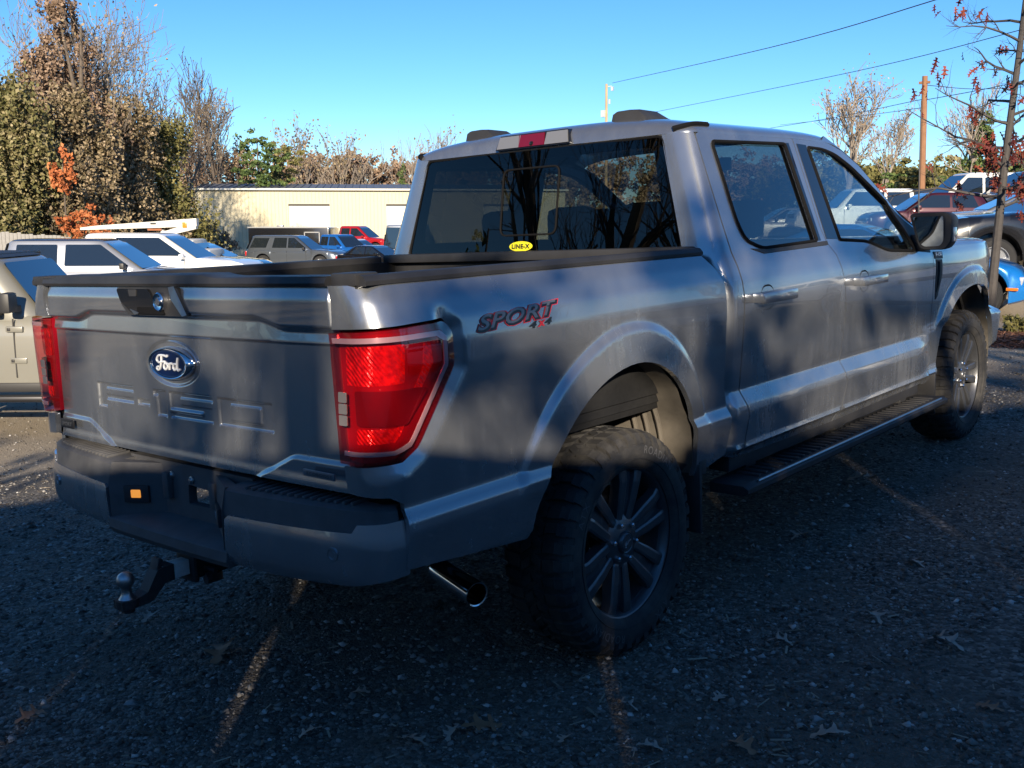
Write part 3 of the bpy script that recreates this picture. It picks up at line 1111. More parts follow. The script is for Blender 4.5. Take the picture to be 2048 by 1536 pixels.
fender = [(2.886, .60), (2.829, .56), (2.96, .55), (3.015, .59)] + arch_pts(FA, 3.13, .08, 34) + [(4.20, .66), (4.27, .80), (4.30, .95), (4.28, 1.10), (4.20, 1.22), (4.08, 1.296), (2.905, 1.320), (2.951, 1.27), (2.963, 1.04), (2.956, .78), (2.961, .74)]
for mir in (False, True):
    fe = panel('front_fender', fender, cab_side, 'paint', truck, .014, mirror=mir, depth=.03, extra=arch_ring(FA))
    out = lambda k: (lambda y, z, d=0.0: cab_side(y, z, d - k))
    panel('fender_vent', [(2.99, 1.245), (3.085, 1.240), (3.085, 1.15), (3.03, 1.035), (3.005, 1.02), (2.99, 1.10)], out(.003), 'black_plastic', fe, .03, depth=.006, mirror=mir)
    panel('vent_grille', [(3.005, 1.232), (3.045, 1.230), (3.03, 1.10), (3.005, 1.06)], out(.0045), 'seal', fe, .03, depth=.004, mirror=mir)
    vb = panel('name_badge', roundpoly([(2.965, 1.288), (3.10, 1.283), (3.095, 1.243), (2.975, 1.248)], .006, 3), out(.004), 'black_plastic', fe, .03, depth=.006, mirror=mir)
    if not mir:
        put_text('badge_letters', 'F-150', (2.985, 1.262, 3.08, 1.281), lambda u, z: cab_side(u, z, -.0065), 'white_text', vb, .1, .02)
    panel('headlamp', [(4.085, 1.285), (4.195, 1.21), (4.27, 1.09), (4.285, 1.0), (4.22, 1.0), (4.14, 1.12)], out(.003), 'lamp_clear', fe, .03, depth=.006, mirror=mir)
    sx = -1 if mir else 1
    bp_ = MB()
    bp_.loft([[(sx * (.93 - .45 * t * t), 4.28 + .36 * t, z) for z in (.60, .63, .76, .79)] + [(sx * (.90 - .45 * t * t), 4.22 + .36 * t, z) for z in (.79, .60)] for t in np.linspace(0, 1, 9)])
    bp_.build('front_bumper', 'chrome', truck, body=True)
rows = []
for y in np.linspace(2.93, 4.42, 40):
    yy = min(y, 4.10)
    w = float(side_x(np.array([yy]), np.array([1.296]))[0]) - .25 * max(0, y - 4.10)
    h = .062 + .02 * sstep(np.array(y), 4.1, 3.2)
    base = 1.300 - .004 * max(0, y - 3) - .9 * max(0, y - 4.05) ** 2
    row = []
    for t in np.linspace(0, math.pi, 41):
        c, s = math.cos(t), math.sin(t)
        row.append((w * math.copysign(abs(c) ** (2 / 3.2), c), y, base + float(h) * abs(s) ** (2 / 2.4)))
    rows.append(row)
MB().loft(rows, closed=False, caps=False).build('hood', 'paint', truck, body=True, angle=60)
MB().box((0, 3.08, 1.36), (1.60, .40, .03)).build('cowl', 'black_plastic', truck, body=True)
g = MB()
g.box((0, 4.35, .96), (1.62, .12, .48), bev=.03)
for i in range(5):
    g.box((0, 4.42, .80 + .09 * i), (1.20, .03, .03), bev=.006)
g.build('front_grille', 'black_plastic', truck, body=True)
MB().tube([(.86, 3.10, 1.33), (.85, 3.12, 1.6), (.845, 3.15, 2.13)], [.006, .004, .0025], 6).build('antenna', 'black_plastic', truck, body=True)

# inside the cab
tub = MB()
for sx in (-1, 1):
    tub.box((sx * .905, 1.85, .97), (.03, 2.3, .74))
tub.box((0, 1.9, .62), (1.8, 2.4, .04))
tub.box((0, .705, 1.0), (1.72, .03, .78))
tub.box((0, 3.0, 1.0), (1.78, .03, .70))
tub.build('cab_tub', 'trim_dark', truck, body=True)
MB().box((0, 2.80, 1.20), (1.72, .42, .26), bev=.05).build('dashboard', 'trim_dark', truck, body=True)
sw = MB()
Ms = Matrix.Translation((-.40, 2.50, 1.27)) @ Matrix.Rotation(R(65), 4, 'X')
pts = [Ms @ Vector((.185 * math.cos(a), .185 * math.sin(a), 0)) for a in np.linspace(0, 2 * math.pi, 29)]
sw.tube(pts, .016, 8, caps=False)
for a in (0, math.pi, -math.pi / 2):
    sw.tube([Ms @ Vector((.17 * math.cos(a), .17 * math.sin(a), 0)), Ms @ Vector((0, 0, -.02))], .02, 6)
sw.tube([Ms @ Vector((0, 0, -.02)), Ms @ Vector((0, .04, -.25))], .03, 8)
sw.build('steering_wheel', 'trim_dark', truck, body=True)


def seat(y, x, w, back_top, lean):
    s = MB()
    s.box((x, y, .98), (w, .48, .16), bev=.05)
    s.box((x, y - .25 - lean / 2, (1.0 + back_top) / 2), (w, .14, back_top - .98), rot=(R(10), 0, 0), bev=.05)
    so = s.build('seat', 'seat', truck, body=True)
    for hx in ([x] if w < .7 else [x - .42, x, x + .42]):
        h = MB()
        hb_ = .26 if w < .7 else .25
        h.box((hx, y - .31 - lean, back_top + .15), (hb_, .10, .19), bev=.045)
        for q in (-.05, .05):
            h.tube([(hx + q, y - .29 - lean, back_top - .03), (hx + q, y - .31 - lean, back_top + .10)], .007, 6)
        h.build('headrest', 'seat', so, body=True)


seat(1.33, 0, 1.34, 1.36, .04)
seat(2.20, .40, .54, 1.36, .05)
seat(2.20, -.40, .54, 1.36, .05)
MB().box((0, 2.28, 1.82), (.24, .03, .07), bev=.012).build('rear_view_mirror', 'trim_dark', truck, body=True)

# --- rear bumper
PB = np.array([(-.985, -1.065), (-.972, -1.10), (-.94, -1.135), (-.86, -1.168), (-.70, -1.196), (-.35, -1.226), (0, -1.233), (.35, -1.226), (.70, -1.196), (.86, -1.168), (.94, -1.135), (.972, -1.10), (.985, -1.065)])
_pb = []
for i in range(1, len(PB) - 2):
    for k in range(10):
        t = k / 10
        P0, P1, P2, P3 = PB[i - 1], PB[i], PB[i + 1], PB[i + 2]
        _pb.append(.5 * (2 * P1 + (P2 - P0) * t + (2 * P0 - 5 * P1 + 4 * P2 - P3) * t * t + (3 * P1 - P0 - 3 * P2 + P3) * t ** 3))
_pb = np.array([PB[0]] + _pb + [PB[-2], PB[-1]])
_s = np.concatenate([[0], np.cumsum(np.linalg.norm(np.diff(_pb, axis=0), axis=1))])
_s -= _s[-1] / 2
SEND = _s[-1]
FACE = table([(.50, .028), (.555, .020), (.585, .004), (.62, 0), (.69, .0), (.725, .008), (.75, .014), (.80, .02)], .006, .45, .85)


def bump_map(s, z, d=0.0):
    s, z = np.asarray(s, float), np.asarray(z, float)
    x, y = np.interp(s, _s, _pb[:, 0]), np.interp(s, _s, _pb[:, 1])
    x2, y2 = np.interp(s + .01, _s, _pb[:, 0]), np.interp(s + .01, _s, _pb[:, 1])
    x1, y1 = np.interp(s - .01, _s, _pb[:, 0]), np.interp(s - .01, _s, _pb[:, 1])
    tx, ty = x2 - x1, y2 - y1
    L = np.hypot(tx, ty)
    nx_, ny_ = ty / L, -tx / L                       # outward
    k = -FACE(z) - d
    return np.stack([x + nx_ * k, y + ny_ * k, z], 1)


sx_of = lambda x: float(np.interp(x, _pb[:, 0], _s))
bumper = MB()
bumper.box((0, -1.08, .60), (1.5, .06, .06))
bumper = bumper.build('rear_bumper', 'underbody', truck, body=True)
for sg in (1, -1):
    fo = [(sx_of(.345), .558), (sx_of(.60), .558), (sx_of(.85), .572), (SEND - .004, .607), (SEND - .004, .755), (sx_of(.93), .748), (sx_of(.878), .745), (sx_of(.862), .722), (sx_of(.60), .715), (sx_of(.37), .712), (sx_of(.355), .70)]
    bp_ = panel('bumper_face', [(s * sg, z) for s, z in fo], bump_map, 'paint', bumper, .016, depth=.02)
    ms = bump_map(np.array([sg * sx_of(.80)]), np.array([.660]))[0]
    ms2 = bump_map(np.array([sg * sx_of(.80)]), np.array([.660]), -.01)[0]
    d = Vector(ms2 - ms).normalized()
    Mx = Matrix.Translation(Vector(ms)) @ d.to_track_quat('Z', 'Y').to_matrix().to_4x4()
    MB().lathe([(.0001, .003), (.010, .003), (.011, .0015), (.014, .0015), (.0145, .004), (.019, .004), (.020, -.004)], 22, Mx).build('parking_sensor', 'paint', bp_, body=True)
    # step pad
    rings = []
    for x in np.concatenate([np.linspace(.335, .93, 24), [.955, .972, .978]]):
        s = sg * sx_of(x)
        zt = .715 if x < .862 else .745
        a = bump_map(np.array([s, s]), np.array([zt - .012, zt + .012]), np.array([.010, .006]))
        e = bump_map(np.array([s, s]), np.array([.780, .789]), np.array([.006, .020]))
        yb = min(-1.085, e[1][1] + .16) if x < .93 else e[1][1] + .02
        rings.append([tuple(a[0]), tuple(a[1]), tuple(e[0]), tuple(e[1]), (e[1][0], max(yb, -1.10), .793), (e[1][0], max(yb, -1.10), .69)])
    pd_ = MB().loft(rings).build('step_pad', 'pad_plastic', bumper, body=True, angle=30)
    sh = None
    for i in range(15):
        x = .42 + .031 * i
        if sh is None:
            o = MB().box((0, 0, 0), (.013, .088, .011), bev=.003).build('tread_ridge', 'pad_plastic', pd_)
            sh = o.data
        else:
            o = bpy.data.objects.new('tread_ridge', sh)
            COL.objects.link(o)
            o.parent = pd_
        p = bump_map(np.array([sg * sx_of(x)]), np.array([.789]), .055)[0]
        o.location = BK(np.array([[p[0], p[1] + .01, .794]]))[0]
    # slanted wall of the centre step
    w = MB()
    a = [(sg * .338, -1.222), (sg * .150, -1.118)]
    w.loft([[(a[0][0], a[0][1], .60), (a[0][0], a[0][1], .715), (a[0][0], a[0][1] + .02, .788), (a[0][0], a[0][1] + .06, .79), (a[0][0], a[0][1] + .06, .60)],
            [(sg * .31, -1.20, .606), (sg * .31, -1.20, .715), (sg * .305, -1.185, .788), (sg * .305, -1.15, .79), (sg * .305, -1.15, .60)],
            [(a[1][0], a[1][1], .615), (a[1][0], a[1][1], .72), (a[1][0], a[1][1] + .004, .788), (a[1][0], a[1][1] + .02, .79), (a[1][0], a[1][1] + .02, .60)]])
    w.build('step_side', 'pad_plastic', bumper, body=True)
    Mp = Matrix.Translation((sg * .244, -1.171, .682)) @ Matrix.Rotation(R(29) * -sg, 4, 'Z')
    lf = MB().box((0, 0, 0), (.095, .016, .060), bev=.006)
    lf.V = [tuple(Mp @ Vector(v)) for v in lf.V]
    lo = lf.build('plate_lamp', 'black_plastic', bumper, body=True)
    ll = MB().box((0, -.007, .002), (.036, .010, .028), bev=.004)
    ll.V = [tuple(Mp @ Vector(v)) for v in ll.V]
    ll.build('lamp_lens', 'amber_lit' if sg < 0 else 'lamp_clear', lo, body=True)
# centre: floor, lip and back wall with the open plate hole
c = MB()
rings = []
for x in np.linspace(-.352, .352, 15):
    s = sx_of(x)
    yy = float(np.interp(x, _pb[:, 0], _pb[:, 1]))
    rings.append([(x, yy + .010, .545), (x, yy - .002, .565), (x, yy + .002, .595), (x, yy + .012, .603), (x, -1.115, .622), (x, -1.10, .60), (x, -1.10, .555)])
c.loft(rings).build('step_floor', 'pad_plastic', bumper, body=True)
wl = lambda x, z, d=0.0: np.stack([np.asarray(x, float), np.full(len(np.atleast_1d(x)), -1.118) + d, np.asarray(z, float)], 1)
bw = panel('plate_recess', [(-.36, .615), (.36, .615), (.36, .80), (-.36, .80)], wl, 'pad_plastic', bumper, .03, [roundpoly([(-.01, .668), (.125, .672), (.125, .728), (-.005, .735)], .008, 2)], depth=.03)
for bx, bz in ((-.10, .755), (.02, .752), (.17, .75), (-.13, .70), (.19, .69)):
    MB().lathe([(.0001, .010), (.007, .009), (.010, .004), (.013, .003), (.014, -.002)], 12, Matrix.Translation((bx, -1.119, bz)) @ Matrix.Rotation(R(90), 4, 'X')).build('bolt', 'dull_steel', bw, body=True)
for bx in (-.115, .16):
    MB().box((bx, -1.128, .72), (.035, .025, .09), bev=.008).build('plate_bracket', 'pad_plastic', bw, body=True)
# receiver, exhaust, frame and axle
rc = MB()
rc.box((0, -1.02, .472), (.085, .28, .085), bev=.008)
rc.box((0, -1.15, .472), (.105, .02, .105), bev=.01)
rc.box((0, -.98, .50), (1.0, .07, .07), bev=.01)
for q in (-.10, .10):
    rc.tube([(q, -1.13, .44), (q, -1.15, .44)], .016, 8)
rc.tube([(-.09, -1.11, .46), (.10, -1.11, .46)], .010, 8)
rc.box((.085, -1.11, .437), (.03, .05, .03), bev=.004)
rc.build('hitch_receiver', 'cast_iron', truck, body=True)
ex = MB()
ex.tube([(.30, .3, .42), (.33, -.25, .43), (.40, -.42, .41), (.55, -.528, .374)], .034, 14, caps=False)
ex.build('exhaust_pipe', 'cast_iron', truck, body=True)
Mx = Matrix.Translation((.528, -.525, .376)) @ (Vector((.97, -.24, -.10)).normalized().to_track_quat('Z', 'Y').to_matrix().to_4x4())
MB().lathe([(.038, 0), (.040, .03), (.042, .235), (.041, .240), (.037, .238), (.035, .05)], 30, Mx).build('exhaust_tip', 'chrome', truck, body=True)
fm = MB()
for sx in (-1, 1):
    fm.box((sx * .42, 1.65, .54), (.08, 4.5, .14))
for y in (-.45, .5, 1.3, 2.2, 3.2):
    fm.box((0, y, .54), (.84, .08, .10))
fm.box((0, 1.7, .60), (1.62, 2.3, .06))
fm.box((.25, 2.1, .48), (.3, 1.0, .14), bev=.03)
fm.box((-.2, .9, .50), (.6, .9, .2), bev=.04)
fm.build('chassis_frame', 'underbody', truck, body=True)
ax = MB()
ax.tube([(-.80, 0, .402), (.80, 0, .402)], .045, 14)
ax.lathe([(.001, -.14), (.09, -.12), (.14, -.04), (.14, .04), (.09, .12), (.001, .14)], 18, Matrix.Translation((0, 0, .402)) @ Matrix.Rotation(R(90), 4, 'Y'))
for sx in (-1, 1):
    ax.box((sx * .52, 0, .49), (.07, 1.2, .03))
    ax.tube([(sx * .48, -.10, .40), (sx * .46, -.22, .82)], .028, 10)
    ax.box((sx * .62, .02, .62), (.10, .16, .22), bev=.02)
ax.build('rear_axle', 'cast_iron', truck)
ax = MB()
ax.tube([(-.80, 3.693, .402), (.80, 3.693, .402)], .04, 12)
for sx in (-1, 1):
    ax.tube([(sx * .62, 3.69, .45), (sx * .58, 3.66, .95)], .06, 12)
ax.build('front_axle', 'cast_iron', truck)
# wheel housings
for (cy, cz, rad, hz) in ((-.05, .60, .475, 'r'), (3.60, .60, .50, 'f')):
    for sx in (-1, 1):
        w = MB()
        outer, inner = [], []
        for a in np.linspace(-.08, math.pi + .03, 40):
            rib = .006 * math.sin(a * 60) if (.2 < a < .9) else 0
            rr = rad + rib
            outer.append((sx * .965, cy + rr * math.cos(a), cz + rr * math.sin(a)))
            inner.append((sx * .50, cy + (rr + .02) * math.cos(a), cz + (rr + .02) * math.sin(a)))
        w.loft([outer, inner], closed=False, caps=False)
        w.add(inner, [tuple(range(len(inner)))])
        lo = w.build('wheel_housing', 'wheelwell', truck, body=True)
        r2 = MB()
        for k in range(3):
            xx = .72 + .055 * k
            r2.tube([(sx * xx, cy + (rad - .004) * math.cos(a), cz + (rad - .004) * math.sin(a)) for a in np.linspace(.1, .95, 12)], .010, 6)
        r2.build('liner_rib', 'wheelwell', lo, body=True)
        f_ = MB()
        f_.box((sx * .52, cy, cz + .12), (.04, .80, .10), bev=.01)
        f_.box((sx * .54, cy - .1, cz + .20), (.05, .12, .16), bev=.015)
        f_.box((sx * .54, cy + .16, cz + .18), (.05, .05, .20), bev=.01)
        f_.build('inner_frame_rail', 'wheelwell', lo, body=True)
# rocker, running boards, mud flaps
for sx in (-1, 1):
    MB().box((sx * .90, 1.80, .545), (.10, 2.15, .09), bev=.015).build('rocker_panel', 'black_plastic', truck, body=True)
    rb = MB()
    rings = []
    for y, k in ((.655, .75), (.70, .97), (.74, 1), (1.85, 1), (2.93, 1), (2.96, .97), (3.0, .8)):
        z = .452
        xo, xi = 1.070, .900
        zz = .026 * k
        yb = y
        rings.append([(sx * xi, yb, z - zz), (sx * (xo - .02), yb, z - zz), (sx * xo, yb, z - zz * .4), (sx * xo, yb, z + zz * .35), (sx * (xo - .022), yb, z + zz), (sx * xi, yb, z + zz)])
    ro = rb.loft(rings).build('running_board', 'black_plastic', truck, body=True)
    MB().tube([(sx * 1.058, .76, .474), (sx * 1.058, 2.92, .474)], .006, 6).build('edge_strip', 'dull_steel', ro, body=True)
    sh = None
    for i in range(36):
        y = .82 + .058 * i
        if sh is None:
            o = MB().box((0, 0, 0), (.105, .024, .012), bev=.004).build('step_rib', 'black_plastic', ro)
            sh = o.data
        else:
            o = bpy.data.objects.new('step_rib', sh)
            COL.objects.link(o)
            o.parent = ro
        o.location = BK(np.array([[sx * .985, y, .481]]))[0]
        o.rotation_euler = (RAKE, 0, 0)
    for y in (.95, 1.85, 2.70):
        MB().box((sx * .87, y, .50), (.12, .09, .06), bev=.01).build('board_bracket', 'cast_iron', ro, body=True)
    for y, z0, z1 in ((.435, .33, .60), (3.03, .36, .60)):
        MB().box((sx * .88, y, (z0 + z1) / 2), (.22, .018, z1 - z0), bev=.005).build('mud_flap', 'black_plastic', truck, body=True)
    MB().box((sx * .955, .455, .585), (.07, .05, .06), bev=.01).build('flap_bracket', 'black_plastic', truck, body=True)

# --- wheels
TR = .402


def ringlist(prof, n):
    mb = MB()
    mb.lathe(prof, n, Matrix.Rotation(R(90), 4, 'Y'))
    return mb


wheel = MB()
# rim barrel (x axis = outwards; hub plane at 0)
wheel.lathe([(.268, .0), (.272, -.006), (.272, -.016), (.262, -.022), (.250, -.035), (.243, -.10), (.246, -.19), (.262, -.215), (.268, -.225)], 64, Matrix.Rotation(R(90), 4, 'Y'))
wheel.lathe([(.262, -.003), (.268, 0)], 64, Matrix.Rotation(R(90), 4, 'Y'))
wheel.lathe([(.262, -.003), (.256, -.012), (.2505, -.034)], 64, Matrix.Rotation(R(90), 4, 'Y'))
w0 = wheel.build('wheel', 'wheel_grey', truck)
ty = MB()
prof = [(.266, .004), (.275, .014), (.290, .020), (.318, .026), (.345, .026), (.364, .018), (.380, .002), (.388, -.025), (.390, -.11), (.388, -.205), (.380, -.232), (.364, -.248), (.34, -.256), (.30, -.252), (.27, -.235)]
ty.lathe(prof, 96, Matrix.Rotation(R(90), 4, 'Y'))
for rr, xx in ((.300, .0235), (.353, .0235)):
    ty.lathe([(rr - .002, xx - .003), (rr, xx + .0015), (rr + .002, xx - .003)], 96, Matrix.Rotation(R(90), 4, 'Y'))
ty.build('tyre', 'tyre', w0)
# tread blocks
tb = MB()
NP = 42


def block(c0, c1, x0, x1, rb_, rt, skew=0.0, taper=.85, rb1=None, rt1=None):
    V = []
    for (r0, r1, x, k) in ((rb_, rt, x0, -1), (rb1 or rb_, rt1 or rt, x1, 1)):
        for r_, tp in ((r0, 1.0), (r1, taper)):
            for cc in (c0, c1):
                m_ = (c0 + c1) / 2
                a = m_ + (cc - m_) * tp + skew * k
                V.append((x, r_ * math.cos(a), r_ * math.sin(a)))
    # order: x0 base c0,c1, top c0,c1 ; x1 base, top
    F = [(0, 1, 3, 2), (4, 6, 7, 5), (0, 4, 5, 1), (2, 3, 7, 6), (0, 2, 6, 4), (1, 5, 7, 3)]
    tb.add(V, F)


dth = 2 * math.pi / NP
for i in range(NP):
    a = i * dth
    j = .10 * dth * ((i * 7) % 3 - 1)
    block(a + .10 * dth, a + .82 * dth + j, -.018, -.066, .386, TR, .05 * dth)
    block(a + .02 * dth, a + .62 * dth, -.072, -.112, .386, TR, -.22 * dth)
    block(a + .66 * dth, a + .96 * dth, -.074, -.108, .386, TR - .001, .10 * dth)
    block(a + .30 * dth, a + .92 * dth, -.118, -.156, .386, TR, .22 * dth)
    block(a + .10 * dth, a + .82 * dth + j, -.163, -.212, .386, TR, -.05 * dth)
    # shoulder lugs run down over the sidewall
    e = .020 if i % 2 else .013
    block(a + .12 * dth, a + .80 * dth, -.020, .010, .384, TR - .001, .02 * dth, .9, .372, TR - .012)
    block(a + .16 * dth, a + .74 * dth, .008, .0255, .366, .391, .02 * dth, .9, .350 - e, .372 - (.006 if i % 2 else 0))
    block(a + .12 * dth, a + .80 * dth, -.210, -.240, .384, TR - .001, 0, .9, .368, TR - .014)
tb.build('tread', 'tyre', w0, smooth=False).__setitem__('kind', 'stuff')
# raised lettering on the sidewall
def on_wall(V, ang, rad, flip=False):
    out = []
    for u, v in V:
        r_ = rad + v
        a = ang - u / rad
        out.append((.0268, r_ * math.cos(a), r_ * math.sin(a)))
    return np.array(out)


for s, ang, wd in (('ROADIAN', R(58), .20), ('ATX', R(-62), .09), ('ROADIAN', R(238), .20), ('ATX', R(148), .09)):
    V, F = fit_text(s, (-wd / 2, -.012, wd / 2, .016), 0, .0, 1.15)
    V = on_wall(V, ang, .332)
    Vb = V - np.array([.003, 0, 0])
    mk('sidewall_letters', V, F, 'tyre_letter', w0, smooth=False)
# spokes
for i in range(6):
    a = R(78) + i * R(60)
    sp = MB()
    for sd in (-1, 1):
        rings = []
        for r_, off, wd, xo, dp in ((.055, .018, .034, -.030, .05), (.085, .027, .034, -.022, .048), (.15, .036, .040, -.014, .045), (.215, .042, .044, -.008, .04), (.252, .050, .050, -.010, .035), (.262, .052, .052, -.016, .03)):
            ring = []
            for t_, xk in ((-.5, -dp), (-.5, -.004), (-.30, 0), (.30, 0), (.5, -.004), (.5, -dp)):
                q = sd * off + t_ * wd
                ring.append((xo + xk, r_ * math.cos(a) - q * math.sin(a), r_ * math.sin(a) + q * math.cos(a)))
            rings.append(ring)
        sp.loft(rings)
    rings = []
    for r_, off, xo in ((.055, .016, -.038), (.15, .030, -.026), (.225, .034, -.030), (.258, .040, -.035)):
        rings.append([(xo, r_ * math.cos(a) - q * math.sin(a), r_ * math.sin(a) + q * math.cos(a)) for q in (-off, off)] + [(xo - .02, r_ * math.cos(a) - q * math.sin(a), r_ * math.sin(a) + q * math.cos(a)) for q in (off, -off)])
    sp.loft(rings)
    sp.build('spoke', 'wheel_grey', w0, smooth=False)
    a2 = a + R(30)
    Mn = Matrix.Translation((-.016, .0675 * math.cos(a2), .0675 * math.sin(a2))) @ Matrix.Rotation(R(90), 4, 'Y')
    MB().lathe([(.0001, .014), (.006, .013), (.0095, .009), (.0105, -.01)], 6, Mn).build('lug_nut', 'chrome', w0, smooth=False)
MB().lathe([(.0001, -.016), (.07, -.018), (.095, -.030), (.10, -.05)], 36, Matrix.Rotation(R(90), 4, 'Y')).build('hub', 'wheel_grey', w0)
cc = MB().lathe([(.0001, -.002), (.030, -.003), (.034, -.007), (.037, -.005), (.040, -.010), (.041, -.02)], 30, Matrix.Rotation(R(90), 4, 'Y')).build('centre_cap', 'wheel_grey', w0)
mb = MB()
for st in strokes:
    mb.tube([(-.0018, p[0] * .024 * math.cos(.6) - p[1] * .012 * math.sin(.6), p[1] * .012 * math.cos(.6) + p[0] * .024 * math.sin(.6)) for p in smooth_line(st, 4)], .0012, 5)
mb.build('cap_script', 'dull_steel', w0)
MB().lathe([(.10, -.10), (.165, -.10), (.168, -.105), (.168, -.125), (.10, -.128)], 40, Matrix.Rotation(R(90), 4, 'Y')).build('brake_disc', 'dull_steel', w0)
MB().box((-.11, .02, .14), (.07, .16, .06), bev=.012).build('brake_caliper', 'cast_iron', w0)
w0.location = (.950, 0, .402)
for k, (x, y) in enumerate(((.950, 3.693), (-.950, 0), (-.950, 3.693))):
    w = copy_tree(w0, truck)
    w.location = (x, y, .402)
    w.rotation_euler = (R(37 * (k + 1)), 0, R(180) if x < 0 else 0)

# --- ball mount slid into the receiver
bm_ = empty('ball_mount')
bm_.matrix_world = TILT
tag(bm_, 'black steel trailer ball mount with shiny ball sticking out under the bumper', 'hitch')
MB().box((0, -1.175, .472), (.050, .16, .050), bev=.004).build('shank', 'white_worn', bm_, body=True)
rings = []
for y, z, h in ((-1.215, .472, .052), (-1.25, .470, .054), (-1.272, .458, .07), (-1.292, .432, .06), (-1.312, .414, .036), (-1.34, .410, .028), (-1.40, .410, .028)):
    rings.append([(-.027, y, z - h / 2), (.027, y, z - h / 2), (.027, y, z + h / 2), (-.027, y, z + h / 2)])
mb = MB().loft(rings)
mb.box((0, -1.262, .50), (.045, .016, .05), rot=(R(-18), 0, 0), bev=.003)
mb.lathe([(.0001, .38), (.020, .38), (.020, .40), (.018, .41)], 6, Matrix.Translation((0, -1.368, 0)))
mb.lathe([(.0001, .396), (.034, .396), (.036, .41), (.036, .424), (.0001, .425)], 22, Matrix.Translation((0, -1.368, 0)))
mb.build('drop_bar', 'cast_iron', bm_, body=True)
prof = [(.026, .424), (.018, .436), (.015, .446), (.016, .458)]
for a in np.linspace(-50, 78, 14):
    prof.append((.0275 * math.cos(R(a)), .483 + .0275 * math.sin(R(a))))
prof.append((.0001, .5095))
MB().lathe(prof, 28, Matrix.Translation((0, -1.368, 0))).build('tow_ball', 'dull_steel', bm_, body=True)

# ================================================================ ground
_n = TILT.to_3x3() @ Vector((0, 0, 1))


def ground_z(x, y):
    x, y = np.asarray(x, float), np.asarray(y, float)
    zp = -(_n.x * x + _n.y * y) / _n.z
    rx, ry = x - EYE[0], y - EYE[1]
    D = rx * FW[0] + ry * FW[1]
    X = rx * RT[0] + ry * RT[1]
    zl = np.interp(D, [0, 10, 25, 60, 100, 200], [-.35, -.66, -1.0, -1.55, -2.3, -2.5])
    zr = np.interp(D, [0, 9, 15.6, 17.6, 35, 60, 100, 200], [0, -.05, .07, .38, .72, 1.2, 1.6, 1.8])
    t = sstep(X / np.maximum(np.abs(D), 8.0), -.05, .42)
    zf = zl * (1 - t) + zr * t
    # distance to the truck's centre line
    ty_ = np.clip(y, -2.5, 4.2)
    d = np.hypot(x, y - ty_)
    w = sstep(d, 2.4, 7.0)
    return zp * (1 - w) + zf * w


def gz(x, y):
    return float(ground_z(np.array([x]), np.array([y]))[0])


def mkfast(name, V, F, mat, parent=None, smooth=False):
    V = np.asarray(V, np.float32)
    F = np.asarray(F, np.int32)
    k = F.shape[1]
    me = bpy.data.meshes.new(name)
    me.vertices.add(len(V))
    me.vertices.foreach_set('co', V.ravel())
    me.loops.add(F.size)
    me.loops.foreach_set('vertex_index', F.ravel())
    me.polygons.add(len(F))
    me.polygons.foreach_set('loop_start', np.arange(0, F.size, k, dtype=np.int32))
    me.polygons.foreach_set('loop_total', np.full(len(F), k, np.int32))
    me.update(calc_edges=True)
    if smooth:
        me.shade_smooth()
    me.materials.append(MAT[mat])
    o = bpy.data.objects.new(name, me)
    COL.objects.link(o)
    if parent is not None:
        o.parent = parent
    return o


# gravel / packed dirt material: dark crushed asphalt near the truck, paler packed dirt farther off
m = NT('gravel')
co = m.coord()
vor = m.n('TexVoronoi', feature='F1')
vor.inputs['Scale'].default_value = 70
m.l(co, vor.inputs['Vector'])
vor2 = m.n('TexVoronoi', feature='F1')
vor2.inputs['Scale'].default_value = 160
m.l(co, vor2.inputs['Vector'])
sep = m.n('SeparateColor')
m.l(vor.outputs['Color'], sep.inputs[0])
stone = m.ramp(sep.outputs[0], [(0, (.055, .048, .041)), (.55, (.145, .130, .113)), (.9, (.24, .218, .19)), (1, (.36, .33, .29))])
patch = m.noise(.9, 6, .68, co)
stain = m.noise(.45, 3, .5, co)
fine = m.noise(22, 6, .7, co)
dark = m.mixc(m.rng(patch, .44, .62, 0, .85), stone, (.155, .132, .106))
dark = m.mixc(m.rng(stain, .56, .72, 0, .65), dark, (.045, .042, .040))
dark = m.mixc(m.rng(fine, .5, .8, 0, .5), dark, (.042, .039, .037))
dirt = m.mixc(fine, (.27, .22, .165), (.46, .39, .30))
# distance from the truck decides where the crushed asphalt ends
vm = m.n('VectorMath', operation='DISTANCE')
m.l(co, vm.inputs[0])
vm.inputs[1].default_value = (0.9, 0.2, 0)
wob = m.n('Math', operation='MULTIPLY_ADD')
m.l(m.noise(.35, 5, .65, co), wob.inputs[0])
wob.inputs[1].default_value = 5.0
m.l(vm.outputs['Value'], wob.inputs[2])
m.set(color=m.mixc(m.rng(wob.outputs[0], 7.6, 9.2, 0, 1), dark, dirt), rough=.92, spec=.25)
h = m.n('Math', operation='MULTIPLY_ADD')
m.l(vor.outputs['Distance'], h.inputs[0])
h.inputs[1].default_value = -1.0
h2 = m.n('Math', operation='MULTIPLY_ADD')
m.l(vor2.outputs['Distance'], h2.inputs[0])
h2.inputs[1].default_value = -.5
m.l(fine, h2.inputs[2])
m.l(h2.outputs[0], h.inputs[2])
m.bump(h.outputs[0], .9, .012)

na = 300
rad = np.concatenate([[.15], .4 * 1.028 ** np.arange(0, 282)])
rad = rad[rad < 950]
th = np.linspace(0, 2 * math.pi, na, endpoint=False)
RR, TT = np.meshgrid(rad, th, indexing='ij')
gx, gy = EYE[0] + RR * np.cos(TT), EYE[1] + RR * np.sin(TT)
gzz = ground_z(gx, gy)


